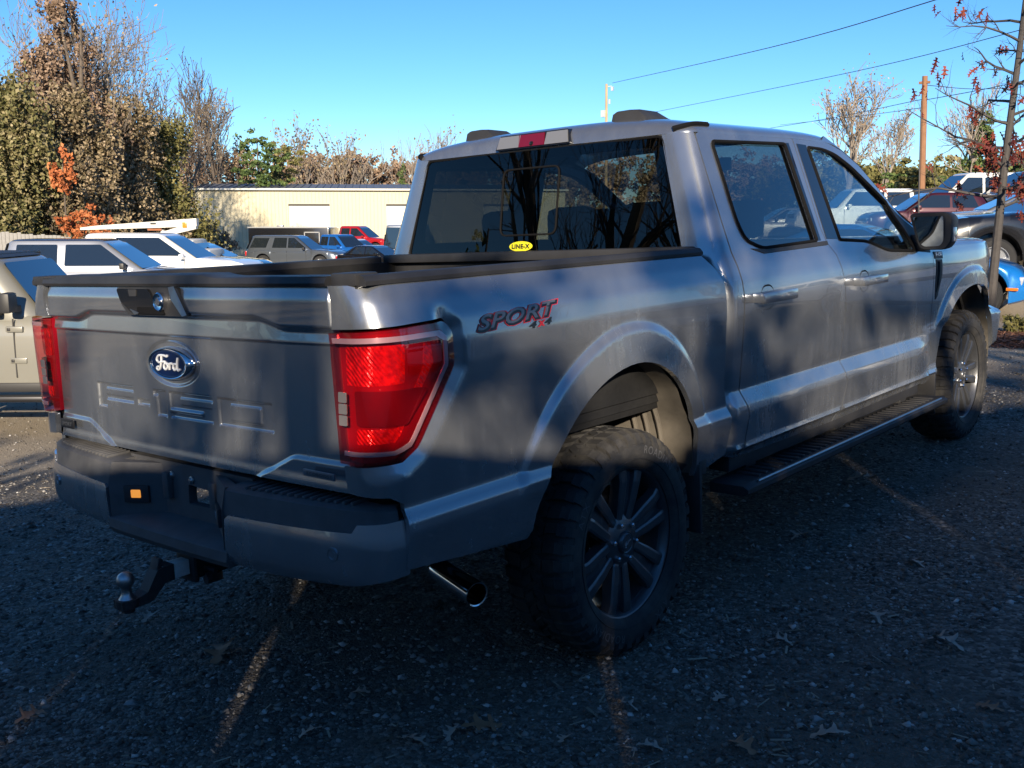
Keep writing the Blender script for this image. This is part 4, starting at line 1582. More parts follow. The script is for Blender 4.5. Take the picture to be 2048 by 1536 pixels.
def vnoise(x, y, seed=0):
    """cheap smooth value noise"""
    xi, yi = np.floor(x).astype(int), np.floor(y).astype(int)
    fx, fy = x - xi, y - yi
    fx, fy = fx * fx * (3 - 2 * fx), fy * fy * (3 - 2 * fy)

    def hsh(a, b):
        n_ = (a * 374761393 + b * 668265263 + seed * 69069) & 0x7fffffff
        n_ = ((n_ ^ (n_ >> 13)) * 1274126177) & 0x7fffffff
        return (n_ & 0xffff) / 65535.0
    return (hsh(xi, yi) * (1 - fx) + hsh(xi + 1, yi) * fx) * (1 - fy) + (hsh(xi, yi + 1) * (1 - fx) + hsh(xi + 1, yi + 1) * fx) * fy


relief = (vnoise(gx * 1.3, gy * 1.3, 1) - .5) * .030 + (vnoise(gx * 4, gy * 4, 2) - .5) * .014
relief *= np.clip(1.2 - RR / 25, 0, 1)
tyre_spots = [TILT.to_3x3() @ Vector((sx * .86, y, 0)) for sx in (-1, 1) for y in (0, 3.693)]
for s_ in tyre_spots:
    relief *= sstep(np.hypot(gx - s_.x, gy - s_.y), .10, .60)
ground_relief = lambda x, y: (vnoise(x * 1.3, y * 1.3, 1) - .5) * .030 + (vnoise(x * 4, y * 4, 2) - .5) * .014
gzz = gzz + relief
V = np.stack([gx.ravel(), gy.ravel(), gzz.ravel()], 1)
idx = np.arange(V.shape[0]).reshape(len(rad), na)
F = np.stack([idx[:-1], np.roll(idx[:-1], -1, 1), np.roll(idx[1:], -1, 1), idx[1:]], -1).reshape(-1, 4)
V = np.concatenate([V, [[EYE[0], EYE[1], gz(EYE[0], EYE[1])]]])
ground = mkfast('ground', V, F, 'gravel', smooth=True)
tag(ground, 'dark crushed gravel and packed dirt lot', kind='structure')


def surf(x, y):
    """ground height with its relief"""
    x, y = np.asarray(x, float), np.asarray(y, float)
    r_ = np.hypot(x - EYE[0], y - EYE[1])
    rel = ground_relief(x, y) * np.clip(1.2 - r_ / 25, 0, 1)
    for s_ in tyre_spots:
        rel = rel * sstep(np.hypot(x - s_.x, y - s_.y), .10, .60)
    return ground_z(x, y) + rel


# loose stones, thinning out with distance
def stones(n, d0, d1, s0, s1, mats, seed):
    rg_ = np.random.default_rng(seed)
    D = d0 * (d1 / d0) ** rg_.random(n)
    A = (rg_.random(n) - .5) * 1.25
    x = EYE[0] + (FW[0] + RT[0] * A) * D
    y = EYE[1] + (FW[1] + RT[1] * A) * D
    keep = vnoise(x * .9, y * .9, 5) * .7 + vnoise(x * 3, y * 3, 6) * .3 > .30
    x, y, D = x[keep], y[keep], D[keep]
    n = len(x)
    s = s0 * (s1 / s0) ** (rg_.random(n) ** 2.0)
    base = np.array([(1, 0, 0), (-1, 0, 0), (0, 1, 0), (0, -1, 0), (0, 0, 1), (0, 0, -1)], float)
    P = base[None] * (1 + (rg_.random((n, 6, 3)) - .5) * .5)
    P = P + (rg_.random((n, 6, 3)) - .5) * .55
    P *= (s[:, None] * np.stack([.7 + .6 * rg_.random(n), .7 + .6 * rg_.random(n), .45 + .4 * rg_.random(n)], 1))[:, None, :]
    a = rg_.random(n) * 6.28
    ca, sa = np.cos(a)[:, None], np.sin(a)[:, None]
    X = P[..., 0] * ca - P[..., 1] * sa + x[:, None]
    Y = P[..., 0] * sa + P[..., 1] * ca + y[:, None]
    Z = P[..., 2] + (surf(x, y) + s * .12)[:, None]
    V = np.stack([X, Y, Z], -1).reshape(-1, 3)
    f = np.array([(0, 2, 4), (2, 1, 4), (1, 3, 4), (3, 0, 4), (2, 0, 5), (1, 2, 5), (3, 1, 5), (0, 3, 5)])
    F = (f[None] + (np.arange(n) * 6)[:, None, None]).reshape(-1, 3)
    return V, F


m = NT('stone')
gi = m.n('NewGeometry')
m.set(color=m.ramp(gi.outputs['Random Per Island'], [(0, (.055, .049, .043)), (.5, (.155, .14, .124)), (.85, (.27, .247, .22)), (.96, (.36, .35, .34)), (1, (.58, .56, .53))]), rough=.9, spec=.25)
V, F = stones(56000, 2.2, 13, .0035, .015, None, 3)
tag(mkfast('loose_gravel', V, F, 'stone'), 'loose dark gravel stones scattered over the lot', 'gravel', kind='stuff')
V, F = stones(3200, 2.2, 12, .007, .022, None, 8)
tag(mkfast('coarse_gravel', V, F, 'stone'), 'larger loose stones among the dark gravel', 'gravel', kind='stuff')
# straw and chips
m = NT('straw')
gi = m.n('NewGeometry')
m.set(color=m.ramp(gi.outputs['Random Per Island'], [(0, (.06, .045, .03)), (.5, (.16, .12, .08)), (1, (.36, .30, .22))]), rough=.85)
rg_ = np.random.default_rng(11)
n = 4200
D = 2.3 * (12 / 2.3) ** rg_.random(n)
A = (rg_.random(n) - .5) * 1.2
x, y = EYE[0] + (FW[0] + RT[0] * A) * D, EYE[1] + (FW[1] + RT[1] * A) * D
L = .008 + .030 * rg_.random(n) ** 3
a = rg_.random(n) * 6.28
wd = .0012 + .0035 * rg_.random(n) ** 2
dx, dy = np.cos(a) * L, np.sin(a) * L
px_, py_ = -np.sin(a) * wd, np.cos(a) * wd
z = surf(x, y) + .008
tl = (rg_.random((n, 2)) - .3) * .010
V = np.stack([np.stack([x - dx - px_, y - dy - py_, z + tl[:, 0]], 1), np.stack([x + dx - px_, y + dy - py_, z + tl[:, 1]], 1),
              np.stack([x + dx + px_, y + dy + py_, z + tl[:, 1] + .002], 1), np.stack([x - dx + px_, y - dy + py_, z + tl[:, 0] + .002], 1)], 1).reshape(-1, 3)
F = np.arange(n * 4).reshape(n, 4)
tag(mkfast('leaf_litter', V, F, 'straw'), 'dry straw bits and leaf scraps on the gravel', 'litter', kind='stuff')


# fallen oak leaves
def oak_leaf(scale=.06, seed=0, curl=.25):
    rg_ = random.Random(seed)
    half = [(0, 0), (.05, .10), (.16, .10), (.30, .05), (.42, .12), (.47, .22), (.58, .24), (.55, .08), (.70, .07), (.90, .14), (.98, .26), (1.06, .20), (1.04, .06), (1.20, .04), (1.36, .07), (1.50, 0)]
    top = [(x, y * 1.9) for x, y in half]
    V = []
    mid = []
    for x, y in top:
        jx = (rg_.random() - .5) * .05
        V.append((x + jx, y, curl * (y * 1.2) ** 2 + curl * .5 * math.sin(x * 2.2)))
    n_ = len(top)
    for x, y in top:
        V.append((x, 0, curl * .5 * math.sin(x * 2.2)))
    for x, y in top:
        jx = (rg_.random() - .5) * .05
        V.append((x + jx, -y, curl * (y * 1.5) ** 2 + curl * .5 * math.sin(x * 2.2)))
    F = []
    for i in range(n_ - 1):
        F.append((i, i + 1, n_ + i + 1, n_ + i))
        F.append((n_ + i, n_ + i + 1, 2 * n_ + i + 1, 2 * n_ + i))
    return [(v[0] * scale - .75 * scale, v[1] * scale, v[2] * scale) for v in V], F


simple('leaf_brown', (0.30, 0.15, 0.08), .7, var=.5, scale=30)
simple('leaf_pale', (0.38, 0.30, 0.24), .7, var=.4, scale=30)
LEAFM = []
for k in range(4):
    V, F = oak_leaf(.058 + .008 * k, k, .2 + .12 * k)
    o = mk('fallen_leaf', V, F, 'leaf_brown' if k % 2 == 0 else 'leaf_pale')
    LEAFM.append(o.data)
    bpy.data.objects.remove(o)
spots = [(968, 1458, 1.35, 0), (445, 1312, 1.3, 2), (830, 1488, .8, 1), (1660, 1475, .95, 1), (1728, 968, 1.2, 3), (1830, 1130, .8, 1), (1890, 1295, .9, 3), (1130, 1483, .6, 1), (905, 1472, .5, 3), (1300, 1500, .7, 1), (1560, 1290, .6, 3),
         (620, 1470, .7, 1), (300, 1240, .6, 3), (160, 1160, .6, 1), (1440, 1400, .6, 1), (1750, 1240, .7, 3), (1980, 1420, .8, 0), (60, 1440, .8, 2), (1250, 1420, .6, 3), (720, 1390, .6, 1), (1600, 1080, .7, 3), (1480, 1500, .8, 2), (380, 1180, .5, 1)]
for i, (px, py, s, k) in enumerate(spots):
    d = at(px, py, 1.0) - EYE
    t = 3.0
    for _ in range(30):
        p = EYE + d * t
        t -= (p[2] - float(surf(p[0], p[1]))) / d[2] * 1.0
    p = EYE + d * t
    o = bpy.data.objects.new('fallen_leaf', LEAFM[k])
    COL.objects.link(o)
    o.location = (p[0], p[1], float(surf(p[0], p[1])) + .008)
    o.rotation_euler = (random.uniform(-.25, .25), random.uniform(-.25, .25), random.uniform(0, 6.28))
    o.scale = (s * 1.25,) * 3
    if i == 0:
        lb = 'large curled brown oak leaf lying on the gravel behind the tyre'
    elif i == 1:
        lb = 'curled brown leaf on the gravel behind the tow ball'
    elif i == 4:
        lb = 'pale tan oak leaf lying beside the running board'
    else:
        lb = 'small dry oak leaf lying on the dark gravel'
    tag(o, lb, 'leaf', 'fallen oak leaves on the gravel')

# ================================================================ trees
def leaf_mat(name, stops, rough=.7, trans=.0):
    m = NT(name)
    g = m.n('NewGeometry')
    nz_ = m.noise(.55, 3, .6)
    a = m.n('Math', operation='MULTIPLY_ADD')
    m.l(nz_, a.inputs[0])
    a.inputs[1].default_value = .8
    b = m.n('Math', operation='MULTIPLY_ADD')
    m.l(g.outputs['Random Per Island'], b.inputs[0])
    b.inputs[1].default_value = .6
    b.inputs[2].default_value = -.18
    m.l(b.outputs[0], a.inputs[2])
    m.set(color=m.ramp(a.outputs[0], stops), rough=rough, spec=.3)
    return m


leaf_mat('lf_vine', [(0, (.055, .045, .022)), (.3, (.15, .118, .062)), (.65, (.27, .205, .125)), (1, (.46, .36, .25))])
leaf_mat('lf_brown', [(0, (.085, .055, .035)), (.35, (.18, .118, .078)), (.7, (.29, .20, .14)), (1, (.44, .33, .25))])
leaf_mat('lf_ivy', [(0, (.035, .042, .014)), (.3, (.11, .105, .036)), (.6, (.19, .165, .070)), (1, (.37, .30, .18))])
leaf_mat('lf_olive', [(0, (0.051, 0.055, 0.017)), (.4, (0.123, 0.116, 0.038)), (.75, (0.203, 0.181, 0.065)), (1, (0.319, 0.261, 0.109))])
leaf_mat('lf_pine', [(0, (0.023, 0.043, 0.014)), (.4, (0.058, 0.094, 0.029)), (.75, (0.109, 0.152, 0.043)), (1, (0.174, 0.203, 0.065))])
leaf_mat('lf_orange', [(0, (0.203, 0.058, 0.022)), (.5, (0.406, 0.123, 0.043)), (1, (0.600, 0.232, 0.087))])
leaf_mat('lf_red', [(0, (.06, .010, .010)), (.4, (.13, .022, .018)), (.75, (.22, .055, .030)), (1, (.30, .12, .05))])
leaf_mat('lf_tan', [(0, (0.145, 0.094, 0.055)), (.5, (0.290, 0.203, 0.128)), (1, (0.464, 0.348, 0.232))])
simple('bark', (0.115, 0.090, 0.070), .9, var=.4, scale=6)
simple('bark_pale', (0.27, 0.225, 0.185), .9, var=.35, scale=4)
simple('bark_mid', (0.19, 0.155, 0.125), .9, var=.35, scale=4)
simple('bark_dark', (0.055, 0.048, 0.045), .9, var=.4, scale=12)
simple('bark_young', (0.060, 0.053, 0.050), .85, var=.4, scale=25)


def leaves(name, C, size, mat, parent, rg_, flat=0.0, quad=True, aspect=.7):
    """one small folded blade per centre"""
    n = len(C)
    s = size * (.6 + .8 * rg_.random(n))
    a = rg_.normal(size=(n, 3))
    a[:, 2] *= (1 - flat)
    a /= np.linalg.norm(a, axis=1)[:, None]
    b = rg_.normal(size=(n, 3))
    b -= a * (a * b).sum(1)[:, None]
    b /= np.linalg.norm(b, axis=1)[:, None]
    a *= s[:, None]
    b *= (s * aspect)[:, None]
    V = np.stack([C - a, C - b * .8, C + a, C + b], 1).reshape(-1, 3)
    F = np.arange(n * 4).reshape(n, 4)
    return mkfast(name, V, F, mat, parent)


def clumps(rg_, blobs, n, hollow=.55, stretch=1.0, per=26):
    """leaf centres: in many little clusters spread over ellipsoid blobs (cx, cy, cz, rx, ry, rz, weight)"""
    out = []
    tot = sum(b[6] for b in blobs)
    for cx, cy, cz, rx, ry, rz, w in blobs:
        k = int(n * w / tot)
        nc = max(6, k // per)
        d = rg_.normal(size=(nc, 3))
        d /= np.linalg.norm(d, axis=1)[:, None]
        r = (hollow + (1 - hollow) * rg_.random(nc)) * (.82 + .36 * rg_.random(nc))
        cc = d * r[:, None]
        j = rg_.integers(0, nc, k)
        p = cc[j] + rg_.normal(size=(k, 3)) * np.array([1 / math.sqrt(stretch), 1 / math.sqrt(stretch), stretch]) * (.085 + .05 * rg_.random(nc)[j])[:, None]
        out.append(p * np.array([rx, ry, rz]) + np.array([cx, cy, cz]))
    return np.concatenate(out)


def grow(rg_, h, r0, levels=4, kids=(4, 4, 3, 3), spread=.75, up=.25, first=.35, ratio=.62, bend=.18, sides=(7, 5, 4, 3, 3), lean=(0, 0), rmin=.006):
    """branching skeleton as tubes; returns MB and twig ends"""
    mb = MB()
    tips = []

    def go(p, d, L, r, lv):
        n = 5 if lv == 0 else 4 if lv < 3 else 3
        pts, rad = [p.copy()], [r]
        dd = d.copy()
        for i in range(n):
            dd = (dd + rg_.normal(size=3) * bend * (.5 if lv == 0 else 1) + np.array([0, 0, up * .25 if lv else 0])).astype(float)
            dd /= np.linalg.norm(dd)
            pts.append(pts[-1] + dd * L / n)
            rad.append(max(rmin * .7, r * (1 - (i + 1) / n * (.55 if lv == 0 else .75))))
        mb.tube(pts, rad, sides[min(lv, len(sides) - 1)], caps=False)
        if lv >= levels:
            tips.append(pts[-1])
            return
        k = kids[min(lv, len(kids) - 1)]
        for j in range(k):
            t = first + (1 - first) * (j + rg_.random() * .8) / k if lv == 0 else .25 + .75 * (j + rg_.random()) / k
            q = t * n
            i = min(int(q), n - 1)
            pp = pts[i] + (pts[i + 1] - pts[i]) * (q - i)
            rr = rad[i] + (rad[i + 1] - rad[i]) * (q - i)
            ax = pts[i + 1] - pts[i]
            ax /= np.linalg.norm(ax)
            side = rg_.normal(size=3)
            side -= ax * (side @ ax)
            side /= np.linalg.norm(side)
            ang = spread * (.7 + .6 * rg_.random())
            nd = ax * math.cos(ang) + side * math.sin(ang)
            nd[2] += up
            nd /= np.linalg.norm(nd)
            go(pp, nd, L * ratio * (.7 + .5 * rg_.random()) * (1.15 - .4 * t if lv == 0 else 1), max(rr * .62, rmin), lv + 1)
        if lv:
            tips.append(pts[-1])
        else:
            go(pts[-1], dd, L * ratio * .7, rad[-1], lv + 1)
    d0 = np.array([lean[0], lean[1], 1.0])
    go(np.zeros(3), d0 / np.linalg.norm(d0), h, r0, 0)
    return mb, np.array(tips)


def tree_at(name, px, D, label, cat='tree', group=None, z=None):
    p = at(px, 429, D)
    t = empty(name, (p[0], p[1], gz(p[0], p[1]) - .05 if z is None else z))
    tag(t, label, cat, group)
    return t


def H(py, D, base):
    """height above base of the photo row py at distance D"""
    return at(1024, py, D)[2] - base


# --- thicket on the left: vine-draped trees
SR = np.random.default_rng(21)


def vine_tree(px, D, top_py, width, mat, n, leaf, label, name='vine_covered_tree', low=.0, group='trees along the lot edge', trunks=2, seed=1, bark='bark', shape=None):
    rg_ = np.random.default_rng(seed)
    t = tree_at(name, px, D, label, group=group)
    Ht = H(top_py, D, t.location.z)
    tr = MB()
    for k in range(trunks):
        a = rg_.normal(size=2) * width * .18
        tr.tube([(a[0], a[1], 0), (a[0] + rg_.normal() * .2, a[1] + rg_.normal() * .2, Ht * .4), (a[0] + rg_.normal() * .4, a[1] + rg_.normal() * .4, Ht * .9)], [.22, .16, .05], 7)
    tr.build('trunk', bark, t)
    blobs = []
    nb = 26
    for i in range(nb):
        f = low + (1 - low) * (i + rg_.random()) / nb
        w = width * (shape(f) if shape else (1.0 - .65 * max(0, f - .25)))
        r = w * (.30 + .20 * rg_.random())
        a = rg_.random() * 6.28
        q = w * .55 * math.sqrt(rg_.random())
        rz = r * (.7 + .7 * rg_.random())
        blobs.append((q * math.cos(a), q * math.sin(a), min(max(rz * .6, Ht * f), Ht - rz * .8), r, r, rz, r * r))
    C = clumps(rg_, blobs, n, .45, 2.3, 13)
    C[:, 2] = np.abs(C[:, 2])
    leaves('crown', C, leaf, mat, t, rg_)
    return t


vine_tree(15, 44, 165, 4.3, 'lf_ivy', 36000, 0.092, 'ivy-smothered green and yellow tree behind the grey board fence', seed=31, name='ivy_covered_tree')
vine_tree(-75, 47, 120, 3.6, 'lf_ivy', 13500, 0.096, 'dark ivy-covered tree leaning at the fence end', seed=38, name='ivy_covered_tree')
vine_tree(145, 50, -6, 4.4, 'lf_brown', 45000, 0.092, 'tall tree draped in brown dead vines', seed=32, shape=lambda f: 1.15 - .75 * f)
vine_tree(160, 47, 190, 4.0, 'lf_vine', 30000, 0.088, 'tan vine curtain hanging below the tall brown tree', seed=33, shape=lambda f: 1.0 - .5 * f)
vine_tree(255, 53, 195, 4.2, 'lf_vine', 27000, 0.092, 'olive brown vine-covered tree beside the tall brown tree', seed=34)
vine_tree(315, 56, 240, 3.8, 'lf_olive', 22500, 0.092, 'olive vine thicket behind the white boom', seed=35)
vine_tree(395, 97, 265, 6.5, 'lf_brown', 19500, 0.096, 'brown leafy tree at the corner of the cream building', seed=36)
vine_tree(470, 101, 295, 6.5, 'lf_tan', 16500, 0.128, 'tan brushy tree rising behind the cream building corner', seed=37)
for px, D, top, w, n, sd, lb in ((130, 42.0, 300, .9, 700, 51, 'small orange shrub glowing in the vine shade'), (165, 41.0, 425, 1.0, 1200, 52, 'small rust red shrub beside the white boom')):
    t = tree_at('orange_shrub', px, D, lb, 'shrub', 'rust coloured shrubs')
    hh = H(top, D, t.location.z)
    rg_ = np.random.default_rng(sd)
    MB().tube([(0, 0, 0), (.1, 0, hh * .9)], [.05, .02], 5).build('stem', 'bark', t)
    C = clumps(rg_, [(0, 0, hh - w * .5, w, w, w * .8, 1), (.3, .1, hh - w * 1.4, w * .8, w * .8, w, .8)] if sd == 52 else [(0, 0, hh - w, w * .6, w * .6, w * 1.2, 1)], n)
    leaves('crown', C, .085, 'lf_orange', t, rg_)
vine_tree(-190, 50, 150, 4.4, 'lf_vine', 14000, .10, 'olive brown vine-covered tree past the fence end', seed=39)
vine_tree(-330, 48, 200, 4.4, 'lf_ivy', 14000, .10, 'ivy-covered tree well past the fence end', seed=40, name='ivy_covered_tree')
vine_tree(-470, 46, 180, 4.6, 'lf_brown', 14000, .10, 'brown vine-draped tree farthest past the fence end', seed=41)
# dark understorey that closes the thicket
t = tree_at('understorey', 190, 56, 'dark leafy undergrowth along the foot of the thicket', 'bushes')
rg_ = np.random.default_rng(77)
bl = [(rg_.uniform(-8, 4.6), rg_.uniform(-1, 3), rg_.uniform(.5, 3.2), 1.6, 1.2, 1.3, 1) for _ in range(44)]
bl = [(b[0] * RT[0] + b[1] * FW[0], b[0] * RT[1] + b[1] * FW[1], *b[2:]) for b in bl]
o = leaves('undergrowth', clumps(rg_, bl, 16000), .13, 'lf_vine', None, rg_)
o.location = t.location
bpy.data.objects.remove(t)
tag(o, 'dark leafy undergrowth along the foot of the thicket', 'undergrowth', kind='stuff')


def bare_tree(px, D, top_py, label, seed, bark='bark_pale', spread=.55, levels=4, kids=(6, 4, 4, 3), leafn=0, leafm='lf_tan', r0=.22, up=.30, group='bare trees', first=.3, lsize=.10, ratio=.62, name='bare_tree', trunkf=.55, lean=(0, 0)):
    rg_ = np.random.default_rng(seed)
    t = tree_at(name, px, D, label, group=group)
    Ht = H(top_py, D, t.location.z)
    mb, tips = grow(rg_, Ht * trunkf, r0, levels, kids, spread, up, first, ratio, lean=lean, rmin=D * .00030)
    V = np.array([tuple(v) for v in mb.V])
    V *= Ht / np.percentile(V[:, 2], 99.7)
    mb.V = [tuple(v) for v in V]
    mb.build('branches', bark, t)
    if leafn:
        T_ = tips * (Ht / np.percentile(tips[:, 2], 99))
        j = rg_.integers(0, len(T_), leafn)
        leaves('crown', T_[j] + rg_.normal(size=(leafn, 3)) * Ht * .022, lsize, leafm, t, rg_)
    return t


bare_tree(470, 96, 132, 'large bare fan-shaped tree behind the cream building corner', 61, 'bark', .50, 4, (8, 5, 4, 3), r0=.20, up=.34, ratio=.66, trunkf=.46)
bare_tree(420, 98, 175, 'bare tree half hidden behind the large fan-shaped one', 62, 'bark', .50, 4, (6, 4, 4, 3), r0=.18, trunkf=.5)
bare_tree(40, 60, -60, 'tall bare grey tree behind the brown vines by the fence', 63, 'bark_pale', .6, 4, (7, 5, 4, 3), r0=.25)
bare_tree(215, 62, -20, 'pale bare tree spreading beside the vine-draped tree', 64, 'bark_pale', .62, 4, (7, 5, 4, 3), r0=.24, leafn=500, leafm='lf_tan', lsize=.09)
for px, D, top, sd in ((70, 53, 10, 201), (190, 54, 30, 202), (255, 56, 90, 203), (345, 60, 150, 205), (10, 52, 40, 206)):
    bare_tree(px, D, top, {201: 'leafless grey tree crowding the tall brown vine tree on its fence side', 202: 'leafless tree rising highest out of the olive vines', 203: 'low leafless tree behind the olive brown vine-covered tree', 205: 'leafless tree behind the olive vine thicket by the boom', 206: 'leafless tree above the ivy at the board fence'}[sd], sd, 'bark_mid', .55, 4, (7, 4, 4, 3), r0=.13, group='leafless trees in the thicket', leafn=700, leafm='lf_vine', lsize=.075, up=.3, trunkf=.6)
bare_tree(300, 64, 150, 'bare twiggy tree between the thicket and the fan-shaped tree', 65, 'bark', .6, 4, (6, 4, 4, 3), r0=.18)
for px, D, top, sd, lf in ((615, 105, 242, 66, 500), (672, 108, 255, 67, 350), (690, 112, 300, 68, 120), (778, 120, 288, 69, 0), (830, 110, 265, 70, 0), (868, 112, 258, 71, 0), (905, 114, 256, 72, 250)):
    bare_tree(px, D, top, {66: 'slender dark-leaved tree far behind the building, nearest the pines', 67: 'slender tree dotted with dark leaf clumps far behind the building roof'}.get(sd, 'slender leafless tree far behind the cream building'), sd, 'bark_pale', .42, 3, (8, 5, 4), leafn=lf, leafm='lf_vine', r0=.16, up=.45, group='slender far trees', lsize=.16, trunkf=.7)


def evergreen(px, D, top_py, width, label, seed, mat='lf_pine', n=4500, group='evergreens', leaf=.15, cone=True, name='evergreen_tree'):
    rg_ = np.random.default_rng(seed)
    t = tree_at(name, px, D, label, group=group)
    Ht = H(top_py, D, t.location.z)
    MB().tube([(0, 0, 0), (0, 0, Ht * .95)], [.2, .04], 6).build('trunk', 'bark', t)
    bl = []
    for i in range(22):
        f = .10 + .88 * (i + rg_.random()) / 22
        w = width * ((1.05 - f) if cone else (1 - .5 * abs(f - .5)))
        a = rg_.random() * 6.28
        q = w * .5 * rg_.random()
        bl.append((q * math.cos(a), q * math.sin(a), Ht * f - .2, w * .5 + .12, w * .5 + .12, Ht * .07, w * w + .05))
    leaves('crown', clumps(rg_, bl, n, .4), leaf, mat, t, rg_)
    return t


evergreen(520, 88, 262, 3.4, 'round-topped green pine behind the cream building', 81, n=5000, cone=False)
evergreen(567, 92, 280, 3.6, 'second green pine behind the cream building roof', 82, n=5000, cone=False, mat='lf_olive')
evergreen(490, 104, 300, 3.6, 'olive green tree beside the pines behind the building', 83, n=4500, cone=False, mat='lf_olive')
evergreen(808, 100, 318, 2.6, 'small bright green conifer behind the building roof', 84, n=4200)
# brown far wood behind the building and along the right
for nm, x0, x1, D, p0, p1, n, mt, sd, lb in (('far_wood', 560, 960, 118, 304, 322, 26000, 'lf_brown', 91, 'brown autumn wood behind the cream building'),
                                          ('far_wood', 930, 1560, 125, 312, 330, 26000, 'lf_tan', 92, 'brown autumn wood behind the truck cab'),
                                          ('far_wood', 1540, 2160, 110, 310, 335, 28000, 'lf_olive', 93, 'olive brown wood behind the parked cars')):
    rg_ = np.random.default_rng(sd)
    bl = []
    a, b = at(x0, 429, D), at(x1, 429, D)
    for i in range(110):
        q = a + (b - a) * rg_.random() + np.array([*(FW * rg_.uniform(-3, 6)), 0])
        base = gz(q[0], q[1])
        tp = at(1024, rg_.uniform(p0, p1), D)[2]
        r = rg_.uniform(1.6, 3.0)
        f = 1 - .45 * rg_.random() ** 1.5
        bl.append((q[0], q[1], base + max(r * .5, (tp - base - r * .55) * f), r * 1.1, r * 1.1, r, 1))
    for i in range(70):
        q = a + (b - a) * rg_.random() + np.array([*(FW * rg_.uniform(-3, 6)), 0])
        bl.append((q[0], q[1], gz(q[0], q[1]) + rg_.uniform(.8, 4.0), 2.8, 2.8, 2.2, .6))
    o = leaves(nm, clumps(rg_, bl, int(n * 1.4), .3), .22, mt, None, rg_)
    tag(o, lb, 'wood', kind='stuff')

# right-hand trees
bare_tree(1700, 88, 148, 'large bare pale-limbed tree behind the parked cars', 101, 'bark_pale', .55, 4, (8, 5, 4, 3), leafn=900, leafm='lf_tan', r0=.24, lsize=.10, trunkf=.45)
bare_tree(1765, 92, 215, 'smaller bare tree beside the large pale-limbed one', 102, 'bark_pale', .55, 4, (6, 4, 4, 3), leafn=500, leafm='lf_tan', r0=.18)
iv = bare_tree(1945, 62, 160, 'bare tree with ivy-green trunk behind the red-leaved sapling', 103, 'bark_pale', .55, 4, (7, 4, 4, 3), r0=.2, trunkf=.5)
rg_ = np.random.default_rng(104)
Ht = H(205, 62, iv.location.z)
bl = [(rg_.normal() * .25, rg_.normal() * .25, Ht * f, .65, .65, .8, 1) for f in np.linspace(.12, .86, 14)] + [(.9 * math.cos(a), .9 * math.sin(a), Ht * f, .5, .5, .7, .6) for a, f in ((0, .5), (2, .62), (4, .45), (5.3, .7))]
leaves('ivy', clumps(rg_, bl, 5200, .4), .10, 'lf_pine', iv, rg_)
for px, D, top, w, sd, mt in ((1835, 72, 330, 3.0, 111, 'lf_olive'), (1880, 80, 345, 3.4, 112, 'lf_pine'), (1800, 85, 335, 3.6, 113, 'lf_pine'), (1990, 78, 318, 3.8, 114, 'lf_olive'), (2040, 74, 300, 3.6, 115, 'lf_pine'), (2090, 70, 305, 3.6, 116, 'lf_olive'), (1920, 84, 340, 3.8, 117, 'lf_olive')):
    evergreen(px, D, top, w, {111: 'olive bushy tree close behind the reddish utility pole', 113: 'dark bushy tree at the foot of the large bare tree', 114: 'broad olive tree behind the white van', 115: 'tall dark evergreen behind the tall black sport utility'}.get(sd, 'bushy green tree behind the row of parked cars'), sd, mt, 4200, 'bushy trees behind the cars', cone=(sd % 2 == 0))

# --- sapling with red oak leaves beside the truck's front wheel
rg_ = np.random.default_rng(121)
p = at(1972, 700, 10.7)
sap = empty('oak_sapling', (p[0], p[1], gz(p[0], p[1]) - .05))
tag(sap, 'slender young oak with a few red leaves beside the front wheel', 'tree')
tr = MB()
tpts = [(0, 0, 0), (.02, 0, 1.0), (.05, .01, 2.0), (.10, .0, 3.0), (.15, .02, 4.0), (.14, .03, 5.0)]
tpts = [Vector(RT[0] * a + 0, ) if False else Vector((RT[0] * a + FW[0] * b_, RT[1] * a + FW[1] * b_, c)) for a, b_, c in tpts]
tr.tube(tpts, [.056, .045, .038, .030, .021, .008], 9)
tr.build('trunk', 'bark_young', sap)
br = MB()
ends = []


def twig(p, d, L, r, lv):
    pts, rad = [p.copy()], [r]
    dd = d.copy()
    n = 6
    for i in range(n):
        dd += rg_.normal(size=3) * .16
        dd[2] += .03 if lv else -.01
        dd /= np.linalg.norm(dd)
        pts.append(pts[-1] + dd * L / n)
        rad.append(r * (1 - .8 * (i + 1) / n))
    br.tube(pts, rad, 5 if lv == 0 else 4, caps=False)
    ends.append(pts[-1])
    ends.append(pts[-2])
    if lv < 2:
        for j in range(7 if lv == 0 else 3):
            k = 1 + int(rg_.random() * (n - 1))
            s = rg_.normal(size=3)
            s -= dd * (s @ dd)
            s /= np.linalg.norm(s)
            nd = (pts[k] - pts[k - 1]) / np.linalg.norm(pts[k] - pts[k - 1]) * .7 + s * .75
            twig(pts[k], nd / np.linalg.norm(nd), L * (.34 if lv == 0 else .5) * (.6 + .6 * rg_.random()), rad[k] * .6, lv + 1)


